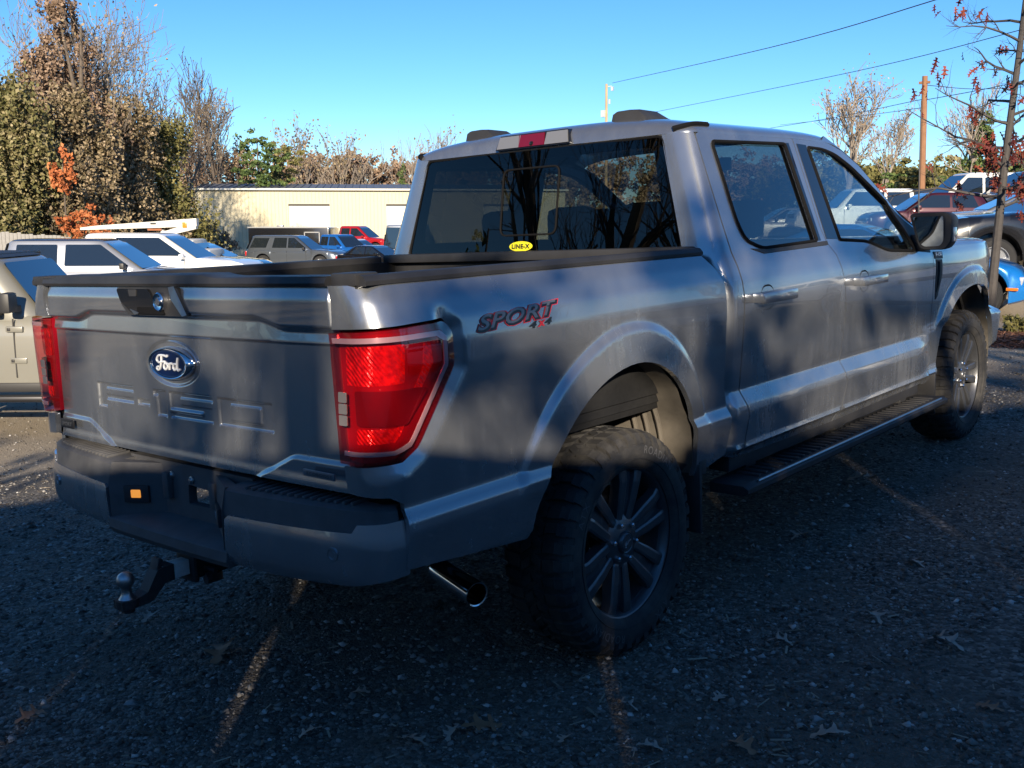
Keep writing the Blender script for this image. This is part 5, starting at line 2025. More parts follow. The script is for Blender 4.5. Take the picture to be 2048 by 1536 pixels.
for i in range(34):
    z = 1.45 + 3.3 * (i + rg_.random() * .7) / 34
    q = (z % 1.0)
    k = int(z)
    base = np.array(tpts[k].lerp(tpts[min(k + 1, 5)], q))
    a = i * 2.4 + rg_.random() * .7
    lr = math.cos(a) * RT + math.sin(a) * FW
    L = (1.25 - .18 * (z - 1.5)) * (.6 + .5 * rg_.random())
    if z > 2 and rg_.random() < .25:
        L *= 1.25
    d = np.array([lr[0], lr[1], .22 + .12 * (z - 1.5)])
    twig(base, d / np.linalg.norm(d), L, .019 - .0022 * (z - 1.5), 0)
br.build('branches', 'bark_young', sap)
E_ = np.array(ends)
LV, LF = oak_leaf(.072, 9, .25)
LV = np.array(LV)
allV, allF = [], []
k = 0
sel = rg_.permutation(len(E_))[:int(len(E_) * .10)]
low = [i for i in range(len(E_)) if E_[i][2] < 2.2 and float(np.dot(E_[i][:2], RT)) > -.25]
sel = list(sel) + low
for i in sel:
    for _ in range(1 + (rg_.random() < .5)):
        Mx = Euler((rg_.uniform(-2.2, 2.2), rg_.uniform(.3, 2.2), rg_.uniform(0, 6.28))).to_matrix()
        s = rg_.uniform(.7, 1.25)
        P = (LV * s) @ np.array(Mx).T + E_[i] + rg_.normal(size=3) * .03
        allV.append(P)
        allF += [tuple(v + k for v in f) for f in LF]
        k += len(P)
mkfast('crown', np.concatenate(allV), np.array(allF), 'lf_red', sap)

# --- pine-straw bed and little shrub at the sapling's foot
m = NT('pine_straw_mat')
gi = m.n('NewGeometry')
m.set(color=m.ramp(gi.outputs['Random Per Island'], [(0, (.06, .022, .012)), (.5, (.15, .062, .035)), (1, (.27, .14, .085))]), rough=.85)
c0 = at(2020, 690, 11.6)
n = 9000
rr = 2.6 * np.sqrt(rg_.random(n))
a = rg_.random(n) * 6.28
lx, ly = rr * np.cos(a) * .9 + .75, rr * np.sin(a) * .75
x, y = c0[0] + RT[0] * lx + FW[0] * ly, c0[1] + RT[1] * lx + FW[1] * ly
z = ground_z(x, y) + .11 * np.clip(1 - (rr / 2.6) ** 2, 0, 1) * rg_.random(n) + .01
L = .05 + .07 * rg_.random(n)
b_ = rg_.random(n) * 6.28
dx, dy, dz = np.cos(b_) * L, np.sin(b_) * L, (rg_.random(n) - .5) * .06
wx, wy = -np.sin(b_) * .004, np.cos(b_) * .004
V = np.stack([np.stack([x - dx - wx, y - dy - wy, z - dz], 1), np.stack([x + dx - wx, y + dy - wy, z + dz], 1), np.stack([x + dx + wx, y + dy + wy, z + dz + .004], 1), np.stack([x - dx + wx, y - dy + wy, z - dz + .004], 1)], 1).reshape(-1, 3)
tag(mkfast('pine_straw', V, np.arange(n * 4).reshape(n, 4), 'pine_straw_mat'), 'reddish pine straw mulch under the young oak', 'mulch', kind='stuff')
p = at(2035, 642, 13.2)
sb = empty('green_shrub', (p[0], p[1], gz(p[0], p[1])))
tag(sb, 'small yellow-green shrub in the pine straw near the blue car', 'shrub')
MB().tube([(0, 0, 0), (.02, 0, .2)], [.02, .008], 5).build('stem', 'bark', sb)
leaves('foliage', clumps(rg_, [(0, 0, .16, .26, .22, .16, 1), (.2, .1, .12, .2, .2, .12, .7)], 900, .2), .028, 'lf_olive', sb, rg_)

# ================================================================ cream metal building
simple('cream_metal', (0.52, 0.46, 0.315), .55, var=.06, scale=.8)
simple('white_door', (0.62, 0.60, 0.53), .5, var=.05, scale=1.0)
simple('roof_metal', (0.17, 0.18, 0.20), .5, .3, var=.15, scale=2)
simple('dark_gap', (.05, .05, .05), .8)
A_ = at(392, 429, 84)
B_ = at(1130, 429, 88)
base = gz(A_[0], A_[1]) - .6
bd = empty('metal_building', (A_[0], A_[1], base))
bd.rotation_euler = (0, 0, math.atan2(B_[1] - A_[1], B_[0] - A_[0]))
tag(bd, 'long cream corrugated metal building with white roll-up doors', 'building')
LB = float(np.hypot(*(B_ - A_)[:2]))
EV = at(600, 378, 85)[2] - base
pxs = lambda px: float(np.interp(px, [392, 1130], [0, LB]))
d1 = (pxs(571), pxs(652), at(600, 408, 85)[2] - base)
d2 = (pxs(764), pxs(848), at(600, 408, 85)[2] - base)
d3 = (pxs(960), pxs(1040), d2[2])
ribp = .30


def wall_map(u, z, d=0.0):
    u = np.asarray(u, float)
    s = (u / ribp) % 1.0
    rib = np.where(s < .18, .035, 0.0)
    return np.stack([u, -rib + d, np.asarray(z, float)], 1)


def wall_strip(x0, x1, z0, z1):
    mb = MB()
    xs_ = []
    k = math.floor(x0 / ribp)
    while k * ribp < x1:
        for f in (0, .04, .15, .19):
            q = (k + f) * ribp
            if x0 < q < x1:
                xs_.append((q, f))
        k += 1
    pr = [(x0, 0)]
    for q, f in xs_:
        pr.append((q, -.035 if f in (.04, .15) else 0))
    pr.append((x1, 0))
    mb.loft([[(x, y, z0) for x, y in pr], [(x, y, z1) for x, y in pr]], closed=False, caps=False)
    return mb


w = MB()
for x0, x1, z0, z1 in ((0, d1[0], 0, EV), (d1[0], d1[1], d1[2], EV), (d1[1], d2[0], 0, EV), (d2[0], d2[1], d2[2], EV), (d2[1], d3[0], 0, EV), (d3[0], d3[1], d3[2], EV), (d3[1], LB, 0, EV)):
    s = wall_strip(x0, x1, z0, z1)
    w.add(s.V, s.F)
w.add([(0, 0, 0), (0, 14, 0), (0, 14, EV), (0, 7, EV + .55), (0, 0, EV)], [(0, 1, 2, 3, 4)])
w.add([(LB, 0, 0), (LB, 14, 0), (LB, 14, EV), (LB, 7, EV + .55), (LB, 0, EV)], [(4, 3, 2, 1, 0)])
w.add([(0, 14, 0), (LB, 14, 0), (LB, 14, EV), (0, 14, EV)], [(0, 1, 2, 3)])
w.build('wall', 'cream_metal', bd, smooth=False)
rf = MB()
rf.add([(-.25, -.35, EV + .00), (LB + .25, -.35, EV + .00), (LB + .25, 7, EV + .60), (-.25, 7, EV + .60), (LB + .25, 14.3, EV), (-.25, 14.3, EV)], [(0, 1, 2, 3), (3, 2, 4, 5)])
k = 0
while k * .6 < LB:
    rf.box((k * .6, 3.3, EV + .335), (.06, 7.4, .05), rot=(math.atan(.60 / 7.35), 0, 0))
    k += 1
ro = rf.build('roof', 'roof_metal', bd, smooth=False)
MB().box((LB / 2, -.37, EV - .03), (LB + .5, .06, .14)).build('gutter', 'white_door', ro, smooth=False)
for (x0, x1, zt) in (d1, d2, d3):
    do = MB()
    do.box(((x0 + x1) / 2, .10, zt / 2), (x1 - x0, .05, zt))
    do = do.build('roll_door', 'white_door', bd, smooth=False)
    for i in range(7):
        MB().box(((x0 + x1) / 2, .068, .35 + i * (zt - .4) / 6), (x1 - x0 - .04, .018, .10)).build('door_slat', 'white_door', do, smooth=False)
    fr_ = MB()
    MB().box(((x0 + x1) / 2, .03, zt - .06), (x1 - x0, .10, .14)).build('door_header', 'dark_gap', bd, smooth=False)
    fr_.box(((x0 + x1) / 2, -.02, zt + .05), (x1 - x0 + .2, .10, .10))
    for q in (x0 - .05, x1 + .05):
        fr_.box((q, -.02, zt / 2), (.10, .10, zt))
    fr_.build('door_frame', 'dark_gap' if False else 'cream_metal', bd, smooth=False)

# tan bush at the building corner
p = at(418, 470, 74)
sb = empty('tan_bush', (p[0], p[1], gz(p[0], p[1])))
tag(sb, 'tan dry bush in front of the cream building corner', 'bush')
hh = H(438, 70, sb.location.z)
MB().tube([(0, 0, 0), (0, 0, hh * .6)], [.08, .03], 5).build('stem', 'bark', sb)
leaves('foliage', clumps(rg_, [(RT[0] * a, RT[1] * a, hh * c - .5, .9, .9, .8, 1) for a, c in ((-.6, 1), (0, .9), (.6, .75), (1.2, .55), (-.5, .6), (.5, .45))], 4200, .4), .085, 'lf_tan', sb, rg_)

# ================================================================ grey board fence at the far left
simple('grey_wood', (0.26, 0.25, 0.235), .85, var=.3, scale=7)
p = at(-60, 495, 40)
fn = empty('board_fence', (p[0], p[1], gz(p[0], p[1])))
fn.rotation_euler = (0, 0, math.atan2(RT[1], RT[0]) + .12)
tag(fn, 'weathered grey vertical board fence below the ivy', 'fence')
hb_ = H(457, 40, fn.location.z)
for z in (.4, hb_ - .4):
    MB().box((1.7, .05, z), (4.2, .05, .10)).build('rail', 'grey_wood', fn, smooth=False)
sh = None
for i in range(26):
    if sh is None:
        o = MB().box((0, 0, hb_ / 2), (.140, .022, hb_), bev=.004).build('board', 'grey_wood', fn)
        sh = o.data
    else:
        o = bpy.data.objects.new('board', sh)
        COL.objects.link(o)
        o.parent = fn
    o.location = (-.2 + .148 * i, random.uniform(-.004, .004), random.uniform(-.05, .02) - .012 * i)

# ================================================================ poles and wires
simple('pole_wood', (0.25, 0.125, 0.065), .85, var=.35, scale=3)
simple('pole_pale', (0.42, 0.31, 0.17), .85, var=.3, scale=3)
simple('wire', (0.03, 0.035, 0.045), .6)
simple('insulator', (0.5, 0.52, 0.55), .3)


def pole(px0, py0, px1, D, rad_, mat, label):
    b0 = at(px0, 429, D)
    g0 = gz(b0[0], b0[1])
    t = empty('utility_pole', (b0[0], b0[1], g0))
    tag(t, label, 'utility pole', 'utility poles')
    top_ = at(px1, py0, D) - np.array([b0[0], b0[1], g0])
    MB().tube([(0, 0, -.1), tuple(top_ * .5), tuple(top_)], [rad_ * 1.15, rad_, rad_ * .85], 10).build('pole', mat, t)
    return t, top_ + np.array([b0[0], b0[1], g0])


t1, top1 = pole(1213, 168, 1213, 80, .115, 'pole_pale', 'pale wooden utility pole rising behind the truck roof')
hw = MB()
tl_ = Vector(top1) - t1.location
hw.tube([tl_ + Vector((0, 0, -.2)), tl_ + Vector((RT[0] * .4, RT[1] * .4, -.15))], .03, 5)
hw.box(tl_ + Vector((RT[0] * .45, RT[1] * .45, -.35)), (.16, .16, .30))
hw.box(tl_ + Vector((RT[0] * .25, RT[1] * .25, -1.3)), (.10, .10, .35))
hw.box(tl_ + Vector((-RT[0] * .2, -RT[1] * .2, -2.2)), (.30, .30, .5))
hw.build('insulator', 'insulator', t1)
t2, top2 = pole(1843, 152, 1850, 50, .145, 'pole_wood', 'reddish brown utility pole beside the antenna')
MB().box(Vector(top2) - t2.location + Vector((0, 0, -.3)), (.5, .14, .12)).build('crossarm', 'pole_wood', t2, smooth=False)
wires = [('overhead line running from the pale pole over the truck', [(1225, 166, 80), (1540, 95, 45), (1870, 0, 30), (2100, -80, 25)]),
         ('second overhead line rising to the right over the truck cab', [(1300, 226, 90), (1700, 145, 55), (2048, 58, 38), (2200, 15, 34)]),
         ('overhead line meeting the reddish pole near its top', [(1400, 278, 95), (1640, 240, 70), (1848, 198, 50)]),
         ('thin cable below the line at the reddish pole', [(1850, 200, 50), (1960, 180, 46), (2100, 150, 42)]),
         ('slack cable from the reddish pole towards the ivy tree', [(1848, 170, 50), (1960, 178, 54), (2100, 170, 60)]),
         ('low thin cable crossing behind the large bare tree', [(1560, 250, 110), (1720, 232, 80), (1848, 215, 50)])]
for lb, pts in wires:
    P = [at(*q) for q in pts]
    P = smooth_line(P, 8)
    o = MB().tube([tuple(q) for q in P], [.016 + .00018 * 0 for _ in P], 4).build('overhead_wire', 'wire')
    tag(o, lb, 'wire', 'overhead wires')

# ================================================================ tall board fence and trees behind the viewer: they shade the truck
simple('fence_wood', (0.36, 0.34, 0.31), .85, var=.3, scale=5)
f0 = xd(-13.0, -2.2)
fb = empty('privacy_fence', (f0[0], f0[1], 0))
fb.rotation_euler = (0, 0, math.atan2(RT[1], RT[0]))
tag(fb, 'tall brown board privacy fence facing the rear of the truck', 'fence')
slits = [(-1.54, .004), (-.84, .014), (.41, .004), (1.22, .0055), (2.13, .005)]
sh = MB().box((0, 0, -.5), (.1505, .024, 1.0)).build('board', 'fence_wood', fb, smooth=False)
first = True
edges_ = [(-13.0, 0)] + [(c + .053, w_) for c, w_ in slits] + [(13.0, 0)]
for (c0_, w0_), (c1_, w1_) in zip(edges_[:-1], edges_[1:]):
    a, b = c0_ + w0_ / 2, c1_ - w1_ / 2
    n = max(1, int(round((b - a) / .15)))
    for i in range(n):
        cx = a + (b - a) * (i + .5) / n
        if first:
            o = sh
            first = False
        else:
            o = bpy.data.objects.new('board', sh.data)
            COL.objects.link(o)
            o.parent = fb
        q = xd(cx, -2.2)
        lo = gz(q[0], q[1]) - .1
        hi = np.interp(cx, [-13, -3.5, -1.5, .5, 1.5, 2.9, 4.5, 13], [2.2, 2.42, 2.48, 2.50, 2.72, 3.05, 3.25, 3.4]) + random.uniform(-.01, .01)
        o.location = (cx + 13.0, random.uniform(-.003, .003), hi)
        o.scale = ((b - a) / n / .15, 1, hi - lo)
for z in (.6, 1.5, 2.2):
    MB().box((13, -.05, z), (26, .04, .09)).build('rail', 'fence_wood', fb, smooth=False)
rg_ = np.random.default_rng(140)
for i, (X, D, top_, w, n) in enumerate(((-5.4, -12.5, 6.9, 1.7, 2000), (-3.2, -7.5, 5.5, 1.2, 1900), (-1.88, -7.0, 5.9, .6, 1000), (1.20, -7.0, 6.0, .72, 1900), (2.45, -7.5, 6.2, .9, 2400), (.30, -6.8, 5.9, .25, 330), (-.80, -6.8, 5.9, .25, 230), (4.9, -12.0, 7.9, 1.6, 1200), (7.6, -13, 7.8, 1.9, 2400), (-8.6, -13, 6.5, 1.9, 2400), (10.5, -14, 7.9, 2, 2400))):
    q = xd(X, D)
    t = empty('screening_tree', (q[0], q[1], gz(q[0], q[1])))
    tag(t, 'bushy evergreen tree standing behind the tall board fence', 'tree', 'screening trees behind the fence')
    mb, tips = grow(rg_, top_ * .55, .12, 3, (7, 4, 3), .8, .2, .3, .55)
    V = np.array([tuple(v) for v in mb.V])
    V *= (top_ - .3) / np.percentile(V[:, 2], 99.5)
    mb.V = [tuple(v) for v in V]
    mb.build('trunk', 'bark', t)
    bl = [(rg_.normal() * w * .5, rg_.normal() * w * .5, top_ - .5 - 4.2 * rg_.random() ** 1.2, w * .42, w * .42, w * .38, 1) for _ in range(18)]
    C = clumps(rg_, bl, n, .35)
    C = C[C[:, 2] < top_ + rg_.normal(size=len(C)) * .15]
    leaves('crown', C, .12 if D < -9 else .065, 'lf_pine', t, rg_)
q = xd(-.35, -7.2)
pt = empty('pine_tree', (q[0], q[1], gz(q[0], q[1])))
tag(pt, 'tall straight pine with a bare trunk behind the board fence', 'tree')
MB().tube([(0, 0, -.1), (.01, 0, 4), (0, .02, 8), (.03, 0, 13)], [.12, .095, .08, .04], 10).build('trunk', 'bark', pt)
leaves('crown', clumps(rg_, [(rg_.normal() * .9, rg_.normal() * .9, 9.2 + 4.2 * rg_.random(), .7, .7, .5, 1) for _ in range(22)], 3800, .3), .13, 'lf_pine', pt, rg_)
for i, (X, D, top_, sd) in enumerate(((-9.0, -22, 15, 151), (7.0, -21, 16, 153), (15, -24, 15, 154), (-16, -3, 11, 155), (-19, -9, 13, 156), (-15, 0.5, 9, 157), (-23, -6, 14, 158), (-21, 1, 12, 159), (-26, -13, 15, 160))):
    q = xd(X, D)
    t = empty('bare_tree', (q[0], q[1], gz(q[0], q[1])))
    tag(t, 'tall bare tree at the edge of the lot' if X < -12 else 'tall bare tree behind the board fence', 'tree', 'bare trees at the lot edge' if X < -12 else 'bare trees behind the fence')
    mb, tips = grow(np.random.default_rng(sd), top_ * .45, .26, 4, (7, 4, 4, 3), .6, .28, .35, .62)
    V = np.array([tuple(v) for v in mb.V])
    V *= top_ / np.percentile(V[:, 2], 99.5)
    mb.V = [tuple(v) for v in V]
    mb.build('branches', 'bark', t)

for i, (X, D, top_, w, n) in enumerate(((-22, -2.5, 6.0, 2.6, 2200), (-24, -10, 7.5, 3.0, 2600), (-20, -6, 4.2, 2.4, 2000), (-25, 3, 6.5, 2.8, 2200), (-19, -13, 5.5, 2.6, 2000), (-27, -17, 9, 3, 2400))):
    q = xd(X, D)
    t = empty('hedge_tree', (q[0], q[1], gz(q[0], q[1])))
    tag(t, 'bushy evergreen at the far edge of the lot', 'tree', 'evergreens at the lot edge')
    MB().tube([(0, 0, -.1), (.1, 0, top_ * .9)], [.16, .04], 7).build('trunk', 'bark', t)
    leaves('crown', clumps(rg_, [(rg_.normal() * w * .45, rg_.normal() * w * .45, .8 + (top_ - 1.5) * rg_.random(), w * .4, w * .4, w * .35, 1) for _ in range(18)], n, .3), .17, 'lf_pine', t, rg_)

# ================================================================ parked vehicles
simple('car_glass', (0.012, 0.016, 0.020), .04, coat=1.0, spec=.8)
simple('car_tyre', (0.018, 0.018, 0.019), .75)
simple('car_rim', (0.45, 0.46, 0.48), .3, .9)
simple('car_rim_dark', (0.05, 0.05, 0.055), .35, .8)
simple('car_trim', (0.020, 0.020, 0.022), .5)
simple('car_light', (0.70, 0.72, 0.75), .12, .2, coat=1.0)
simple('car_tail', (0.45, 0.01, 0.01), .15, coat=1.0)
simple('car_amber', (0.75, 0.22, 0.02), .2, coat=1.0)
glass_mat('car_glass_clear', (0.45, 0.52, 0.52), .95, base=.14)


def car_paint(name, c, metal=.35, rough=.3):
    m_ = simple(name, c, rough, metal, 1.0)
    m_.set(coatr=.05)


car_paint('cp_putty', (0.20, 0.195, 0.17), .1, .4)
car_paint('cp_silver', (0.50, 0.51, 0.53), .6, .32)
car_paint('cp_white', (0.80, 0.80, 0.78), .0, .35)
car_paint('cp_black', (0.010, 0.010, 0.012), .2, .25)
car_paint('cp_gunmetal', (0.13, 0.15, 0.18), .6, .3)
car_paint('cp_blue', (0.015, 0.13, 0.46), .3, .3)
car_paint('cp_bright_blue', (0.01, 0.20, 0.62), .2, .3)
car_paint('cp_red', (0.42, 0.012, 0.015), .3, .3)
car_paint('cp_maroon', (0.055, 0.008, 0.011), .3, .3)
car_paint('cp_navy', (0.025, 0.035, 0.06), .3, .3)


def car(name, label, cat, loc, rotz, paint, L=5.0, hw=.98, deck=None, cabin=None, roof=1.8, wheels=(.9, 3.9), wr=.38, side=None, rim='car_rim', floor=.32, group='parked vehicles', extras=None, tumble=.17, clear=False, roofmat=None, bumpers='paint', belt=None):
    """deck: (y, z) along the top of the lower body, rear to front; cabin: rear base y, rear top y, front top y, front base y; side: list of side-window outlines"""
    t = empty(name, loc, rotz)
    tag(t, label, cat, group)
    dy, dz = zip(*deck)
    top = table(list(zip(dy, dz)), .05, -.2, L + .2)
    ys = np.unique(np.concatenate([np.linspace(0, L, 46)] + [w_ + (wr + .07) * np.cos(np.linspace(0, math.pi, 15)) for w_ in wheels]))
    rings = []
    for y in ys:
        e = min(y, L - y)
        w_ = hw * (1 - .16 * max(0, 1 - e / .55) ** 2.2)
        T_ = float(top(y))
        if e < .12:
            T_ -= .10 * (1 - e / .12) ** 2
        b = floor + .10 * max(0, 1 - e / .5) ** 2
        for wy in wheels:
            q = abs(y - wy)
            if q < wr + .07:
                b = max(b, wr + math.sqrt(max(0, (wr + .07) ** 2 - q * q)))
        b = min(b, T_ - .12)
        half = [(w_ * .90, b), (w_ * .985, b + .03), (w_, b + (T_ - b) * .35), (w_ * .995, b + (T_ - b) * .70), (w_ * .965, b + (T_ - b) * .90), (w_ * .90, T_), (w_ * .5, T_ + .018)]
        ring = [(x, y, z) for x, z in half] + [(0, y, T_ + .024)] + [(-x, y, z) for x, z in reversed(half)]
        rings.append(ring)
    body = MB().loft(rings).build('body', paint, t, angle=38)
    # cabin
    rb, rtp, ft, fbs = cabin
    zb = belt or float(top((rb + fbs) / 2)) - .02
    lev = []
    xs_at = lambda z: hw * .955 - tumble * (z - zb) / max(.01, roof - zb)
    for z in [zb - .05] + list(np.linspace(zb, roof - .06, 5)) + [roof - .025, roof]:
        f = np.clip((z - zb) / (roof - zb), 0, 1)
        y0, y1 = rb + (rtp - rb) * f, fbs + (ft - fbs) * f
        x = float(xs_at(max(z, zb)))
        k = 1.0 if z < roof - .04 else .975 if z < roof - .01 else .90
        cy = (y0 + y1) / 2
        ring = []
        for a in np.linspace(0, 2 * math.pi, 48, endpoint=False):
            c, s = math.cos(a), math.sin(a)
            ring.append((x * k * math.copysign(abs(c) ** .25, c), cy + (y1 - y0) / 2 * k * math.copysign(abs(s) ** .25, s), z))
        lev.append(ring)
    MB().loft(lev).build('cabin', paint, t, angle=45)
    if roofmat:
        MB().loft([[(p[0] * .98, p[1], p[2] + .012) for p in lev[-2]], [(p[0] * .98, p[1], p[2] + .014) for p in lev[-1]]]).build('roof_panel', roofmat, t, angle=45)
    for sg in (1, -1):
        sm = lambda y, z, d=0.0: np.stack([sg * (hw * .955 - tumble * (np.asarray(z, float) - zb) / (roof - zb) + .006 - d), np.asarray(y, float), np.asarray(z, float)], 1)
        for w_ in side:
            panel('side_window', roundpoly(w_, .035, 3), sm, 'car_glass_clear' if clear else 'car_glass', t, .15, depth=.012, body=False)

    def cross(yb, yt, sgn):
        def f(x, v, d=0.0):
            x, v = np.asarray(x, float), np.asarray(v, float)
            z = zb + (roof - zb) * v
            return np.stack([x, yb + (yt - yb) * v + sgn * (.014 - d), z], 1)
        return f
    for nm, yb, yt, sgn in (('windshield', fbs, ft, 1), ('rear_window', rb, rtp, -1)):
        panel(nm, roundpoly([(-hw * .82, .06), (hw * .82, .06), (hw * .82 - tumble * .85, .90), (-hw * .82 + tumble * .85, .90)], .06, 3), cross(yb, yt, sgn), 'car_glass', t, .2, depth=.012, body=False)
    # wheels
    w0_ = None
    for wy in wheels:
        for sg in (1, -1):
            if w0_ is None:
                w0_ = MB().lathe([(wr * .62, .0), (wr * .70, .012), (wr * .90, .014), (wr, -.03), (wr, -.18), (wr * .9, -.22), (wr * .6, -.22)], 28, Matrix.Rotation(R(90), 4, 'Y')).build('wheel', 'car_tyre', t)
                rm = MB().lathe([(.001, -.03), (wr * .16, -.02), (wr * .2, -.035), (wr * .55, -.03), (wr * .62, .004), (wr * .66, .004)], 28, Matrix.Rotation(R(90), 4, 'Y'))
                rm.build('rim', rim, w0_)
                for k in range(5):
                    a = k * 2 * math.pi / 5
                    MB().box((-.014, wr * .36 * math.cos(a), wr * .36 * math.sin(a)), (.03, wr * .50, wr * .13), rot=(a, 0, 0)).build('spoke', rim, w0_)
                o = w0_
            else:
                o = copy_tree(w0_, t)
            o.location = (sg * (hw - .02), wy, wr)
            o.rotation_euler = (random.random() * 3, 0, 0 if sg > 0 else math.pi)
    zl = float(top(L - .15))
    for sg in (1, -1):
        MB().box((sg * hw * .72, L - .09, zl - .16), (hw * .34, .12, .13), rot=(0, 0, -sg * .30), bev=.03).build('headlight', 'car_light', t)
        MB().box((sg * hw * .80, .04, float(top(.2)) - .22), (hw * .18, .10, .26), rot=(0, 0, sg * .25), bev=.02).build('tail_light', 'car_tail', t)
        mo = MB().box((sg * (hw + .09), fbs - .42, zb + .10), (.20, .12, .15), bev=.03)
        mo.box((sg * (hw - .01), fbs - .40, zb + .04), (.12, .06, .05))
        mo.build('side_mirror', 'car_trim' if paint in ('cp_silver', 'cp_gunmetal', 'cp_putty') else paint, t)
        for w_ in side[:2] if len(side) > 1 else side:
            yy = min(p[0] for p in w_) + .10
            MB().box((sg * (hw + .005), yy + .08, zb - .13), (.03, .20, .035), bev=.01).build('door_handle', paint, t)
        for w_ in side:
            ye = max(p[0] for p in w_) + .03
            if ye < fbs - .2:
                MB().box((sg * (hw * .998), ye, (zb + floor) / 2 + .05), (.012, .012, (zb - floor) * .8)).build('door_seam', 'car_trim', t)
        MB().box((sg * hw * .96, (wheels[0] + wheels[1]) / 2, floor + .02), (.08, wheels[1] - wheels[0] - 2 * wr - .2, .10), bev=.02).build('sill', 'car_trim', t)
    MB().box((0, L - .01, .52), (hw * 1.55, .10, .22), bev=.04).build('front_bumper', 'car_trim' if bumpers != 'paint' else paint, t)
    MB().box((0, L - .02, zl - .20), (hw * 1.0, .08, .18), bev=.03).build('grille', 'car_trim', t)
    MB().box((0, .02, .52), (hw * 1.6, .10, .22), bev=.04).build('rear_bumper', 'car_trim' if bumpers != 'paint' else paint, t)
    MB().box((0, L / 2, floor + .08), (hw * 1.5, L * .86, .12)).build('underside', 'car_trim', t)
    if extras:
        extras(t)
    return t


def park(px, D, face, y_ref, lift=0.0):
    """where the origin (rear end) must be so that the point y_ref along the car stands at column px, distance D; face = heading angle from camera right towards away"""
    p = at(px, 429, D)[:2]
    h = RT * math.cos(face) + FW * math.sin(face)
    q = p - h * y_ref
    rz = math.atan2(h[1], h[0]) - math.pi / 2
    return (q[0], q[1], gz(p[0], p[1]) + lift), rz


SUV_DECK = [(0, 1.02), (.3, 1.08), (3.3, 1.10), (3.6, 1.08), (4.9, .98), (5.1, .86)]


def win(*pts):
    return list(pts)


# boxy putty-coloured off-roader, nearest on the left
def jeep_bits(t):
    for sg in (1, -1):
        for yy, zz in ((2.20, 1.12), (2.22, .80)):
            MB().box((sg * .79, yy, zz), (.035, .17, .06), bev=.012).build('door_hinge', 'cp_putty', t)
            MB().box((sg * .812, yy - .05, zz), (.012, .03, .03), bev=.004).build('hinge_bolt', 'car_trim', t)
        MB().box((sg * .90, 1.9, .43), (.16, 1.9, .06), bev=.02).build('step_bar', 'car_rim_dark', t)
        for wy in (.75, 3.55):
            f_ = MB()
            pts = [(sg * .86, wy + .50 * math.cos(a), .40 + .50 * math.sin(a)) for a in np.linspace(.1, math.pi - .1, 14)]
            f_.tube(pts, .05, 6)
            f_.build('wheel_flare', 'car_trim', t)
        mb = MB().box((sg * .93, 2.22, 1.40), (.20, .11, .20), bev=.03)
        mb.box((sg * .82, 2.24, 1.33), (.12, .06, .06))
        mb.build('door_mirror', 'car_trim', t)
    MB().box((0, .97, 1.845), (1.40, 1.86, .04), bev=.015).build('black_top', 'car_trim', t)


loc, rz = park(92, 11.0, R(2), 2.275)
car('off_road_vehicle', 'putty grey boxy off-road vehicle with exposed door hinges beside the tailgate', 'off-road vehicle', loc, rz, 'cp_putty', L=4.2, hw=.79, deck=[(0, 1.24), (2.3, 1.25), (2.5, 1.24), (4.0, 1.16), (4.2, 1.05)],
    cabin=(.02, .06, 2.0, 2.45), roof=1.84, wheels=(.75, 3.55), wr=.40, side=[win((.15, 1.30), (.60, 1.30), (.60, 1.74), (.18, 1.74)), win((.70, 1.30), (1.25, 1.30), (1.25, 1.74), (.70, 1.74)), win((1.36, 1.30), (2.16, 1.30), (1.92, 1.74), (1.36, 1.74))],
    floor=.50, tumble=.07, extras=jeep_bits, clear=True, roofmat='car_trim', rim='car_rim_dark', bumpers='trim', belt=1.25)
# silver crew pickup
loc, rz = park(270, 25, R(2), 3.55, .12)
car('parked_pickup', 'silver pickup with black mirror parked between the off-roader and a white one', 'pickup truck', loc, rz, 'cp_silver', L=5.5, hw=.96, deck=[(0, 1.22), (1.5, 1.22), (1.6, 1.18), (3.9, 1.18), (4.2, 1.15), (5.2, 1.08), (5.5, .95)],
    cabin=(.55, .75, 2.95, 3.95), roof=1.86, wheels=(.95, 4.45), wr=.39, side=[win((.95, 1.26), (1.95, 1.26), (1.95, 1.76), (1.0, 1.76)), win((2.12, 1.26), (3.62, 1.26), (2.95, 1.76), (2.14, 1.76))], tumble=.18, roofmat='cp_navy')
# white SUV
loc, rz = park(388, 31, R(-4), 3.55, .22)
car('parked_suv', 'white sport utility with dark windows parked behind the silver pickup', 'suv', loc, rz, 'cp_white', L=5.5, hw=1.0, deck=[(0, 1.15), (3.6, 1.16), (4.0, 1.18), (5.0, 1.10), (5.35, 1.0), (5.5, .85)],
    cabin=(.10, .45, 2.75, 3.95), roof=1.90, wheels=(1.1, 4.5), wr=.39, side=[win((.55, 1.25), (1.35, 1.25), (1.35, 1.76), (.75, 1.76)), win((1.45, 1.25), (3.55, 1.25), (2.75, 1.78), (1.45, 1.78))], tumble=.20)
# dark sedan
loc, rz = park(445, 38, R(-2), 2.9, .25)
car('parked_car', 'black low car parked beside the white sport utility', 'car', loc, rz, 'cp_black', L=4.6, hw=.90, deck=[(0, .95), (.8, 1.0), (3.2, .98), (4.3, .85), (4.6, .72)],
    cabin=(.35, 1.2, 2.2, 3.25), roof=1.50, wheels=(.85, 3.7), wr=.34, side=[win((.95, 1.05), (1.9, 1.03), (1.9, 1.42), (1.35, 1.42)), win((1.98, 1.03), (3.0, 1.03), (2.25, 1.42), (1.98, 1.42))], tumble=.20)
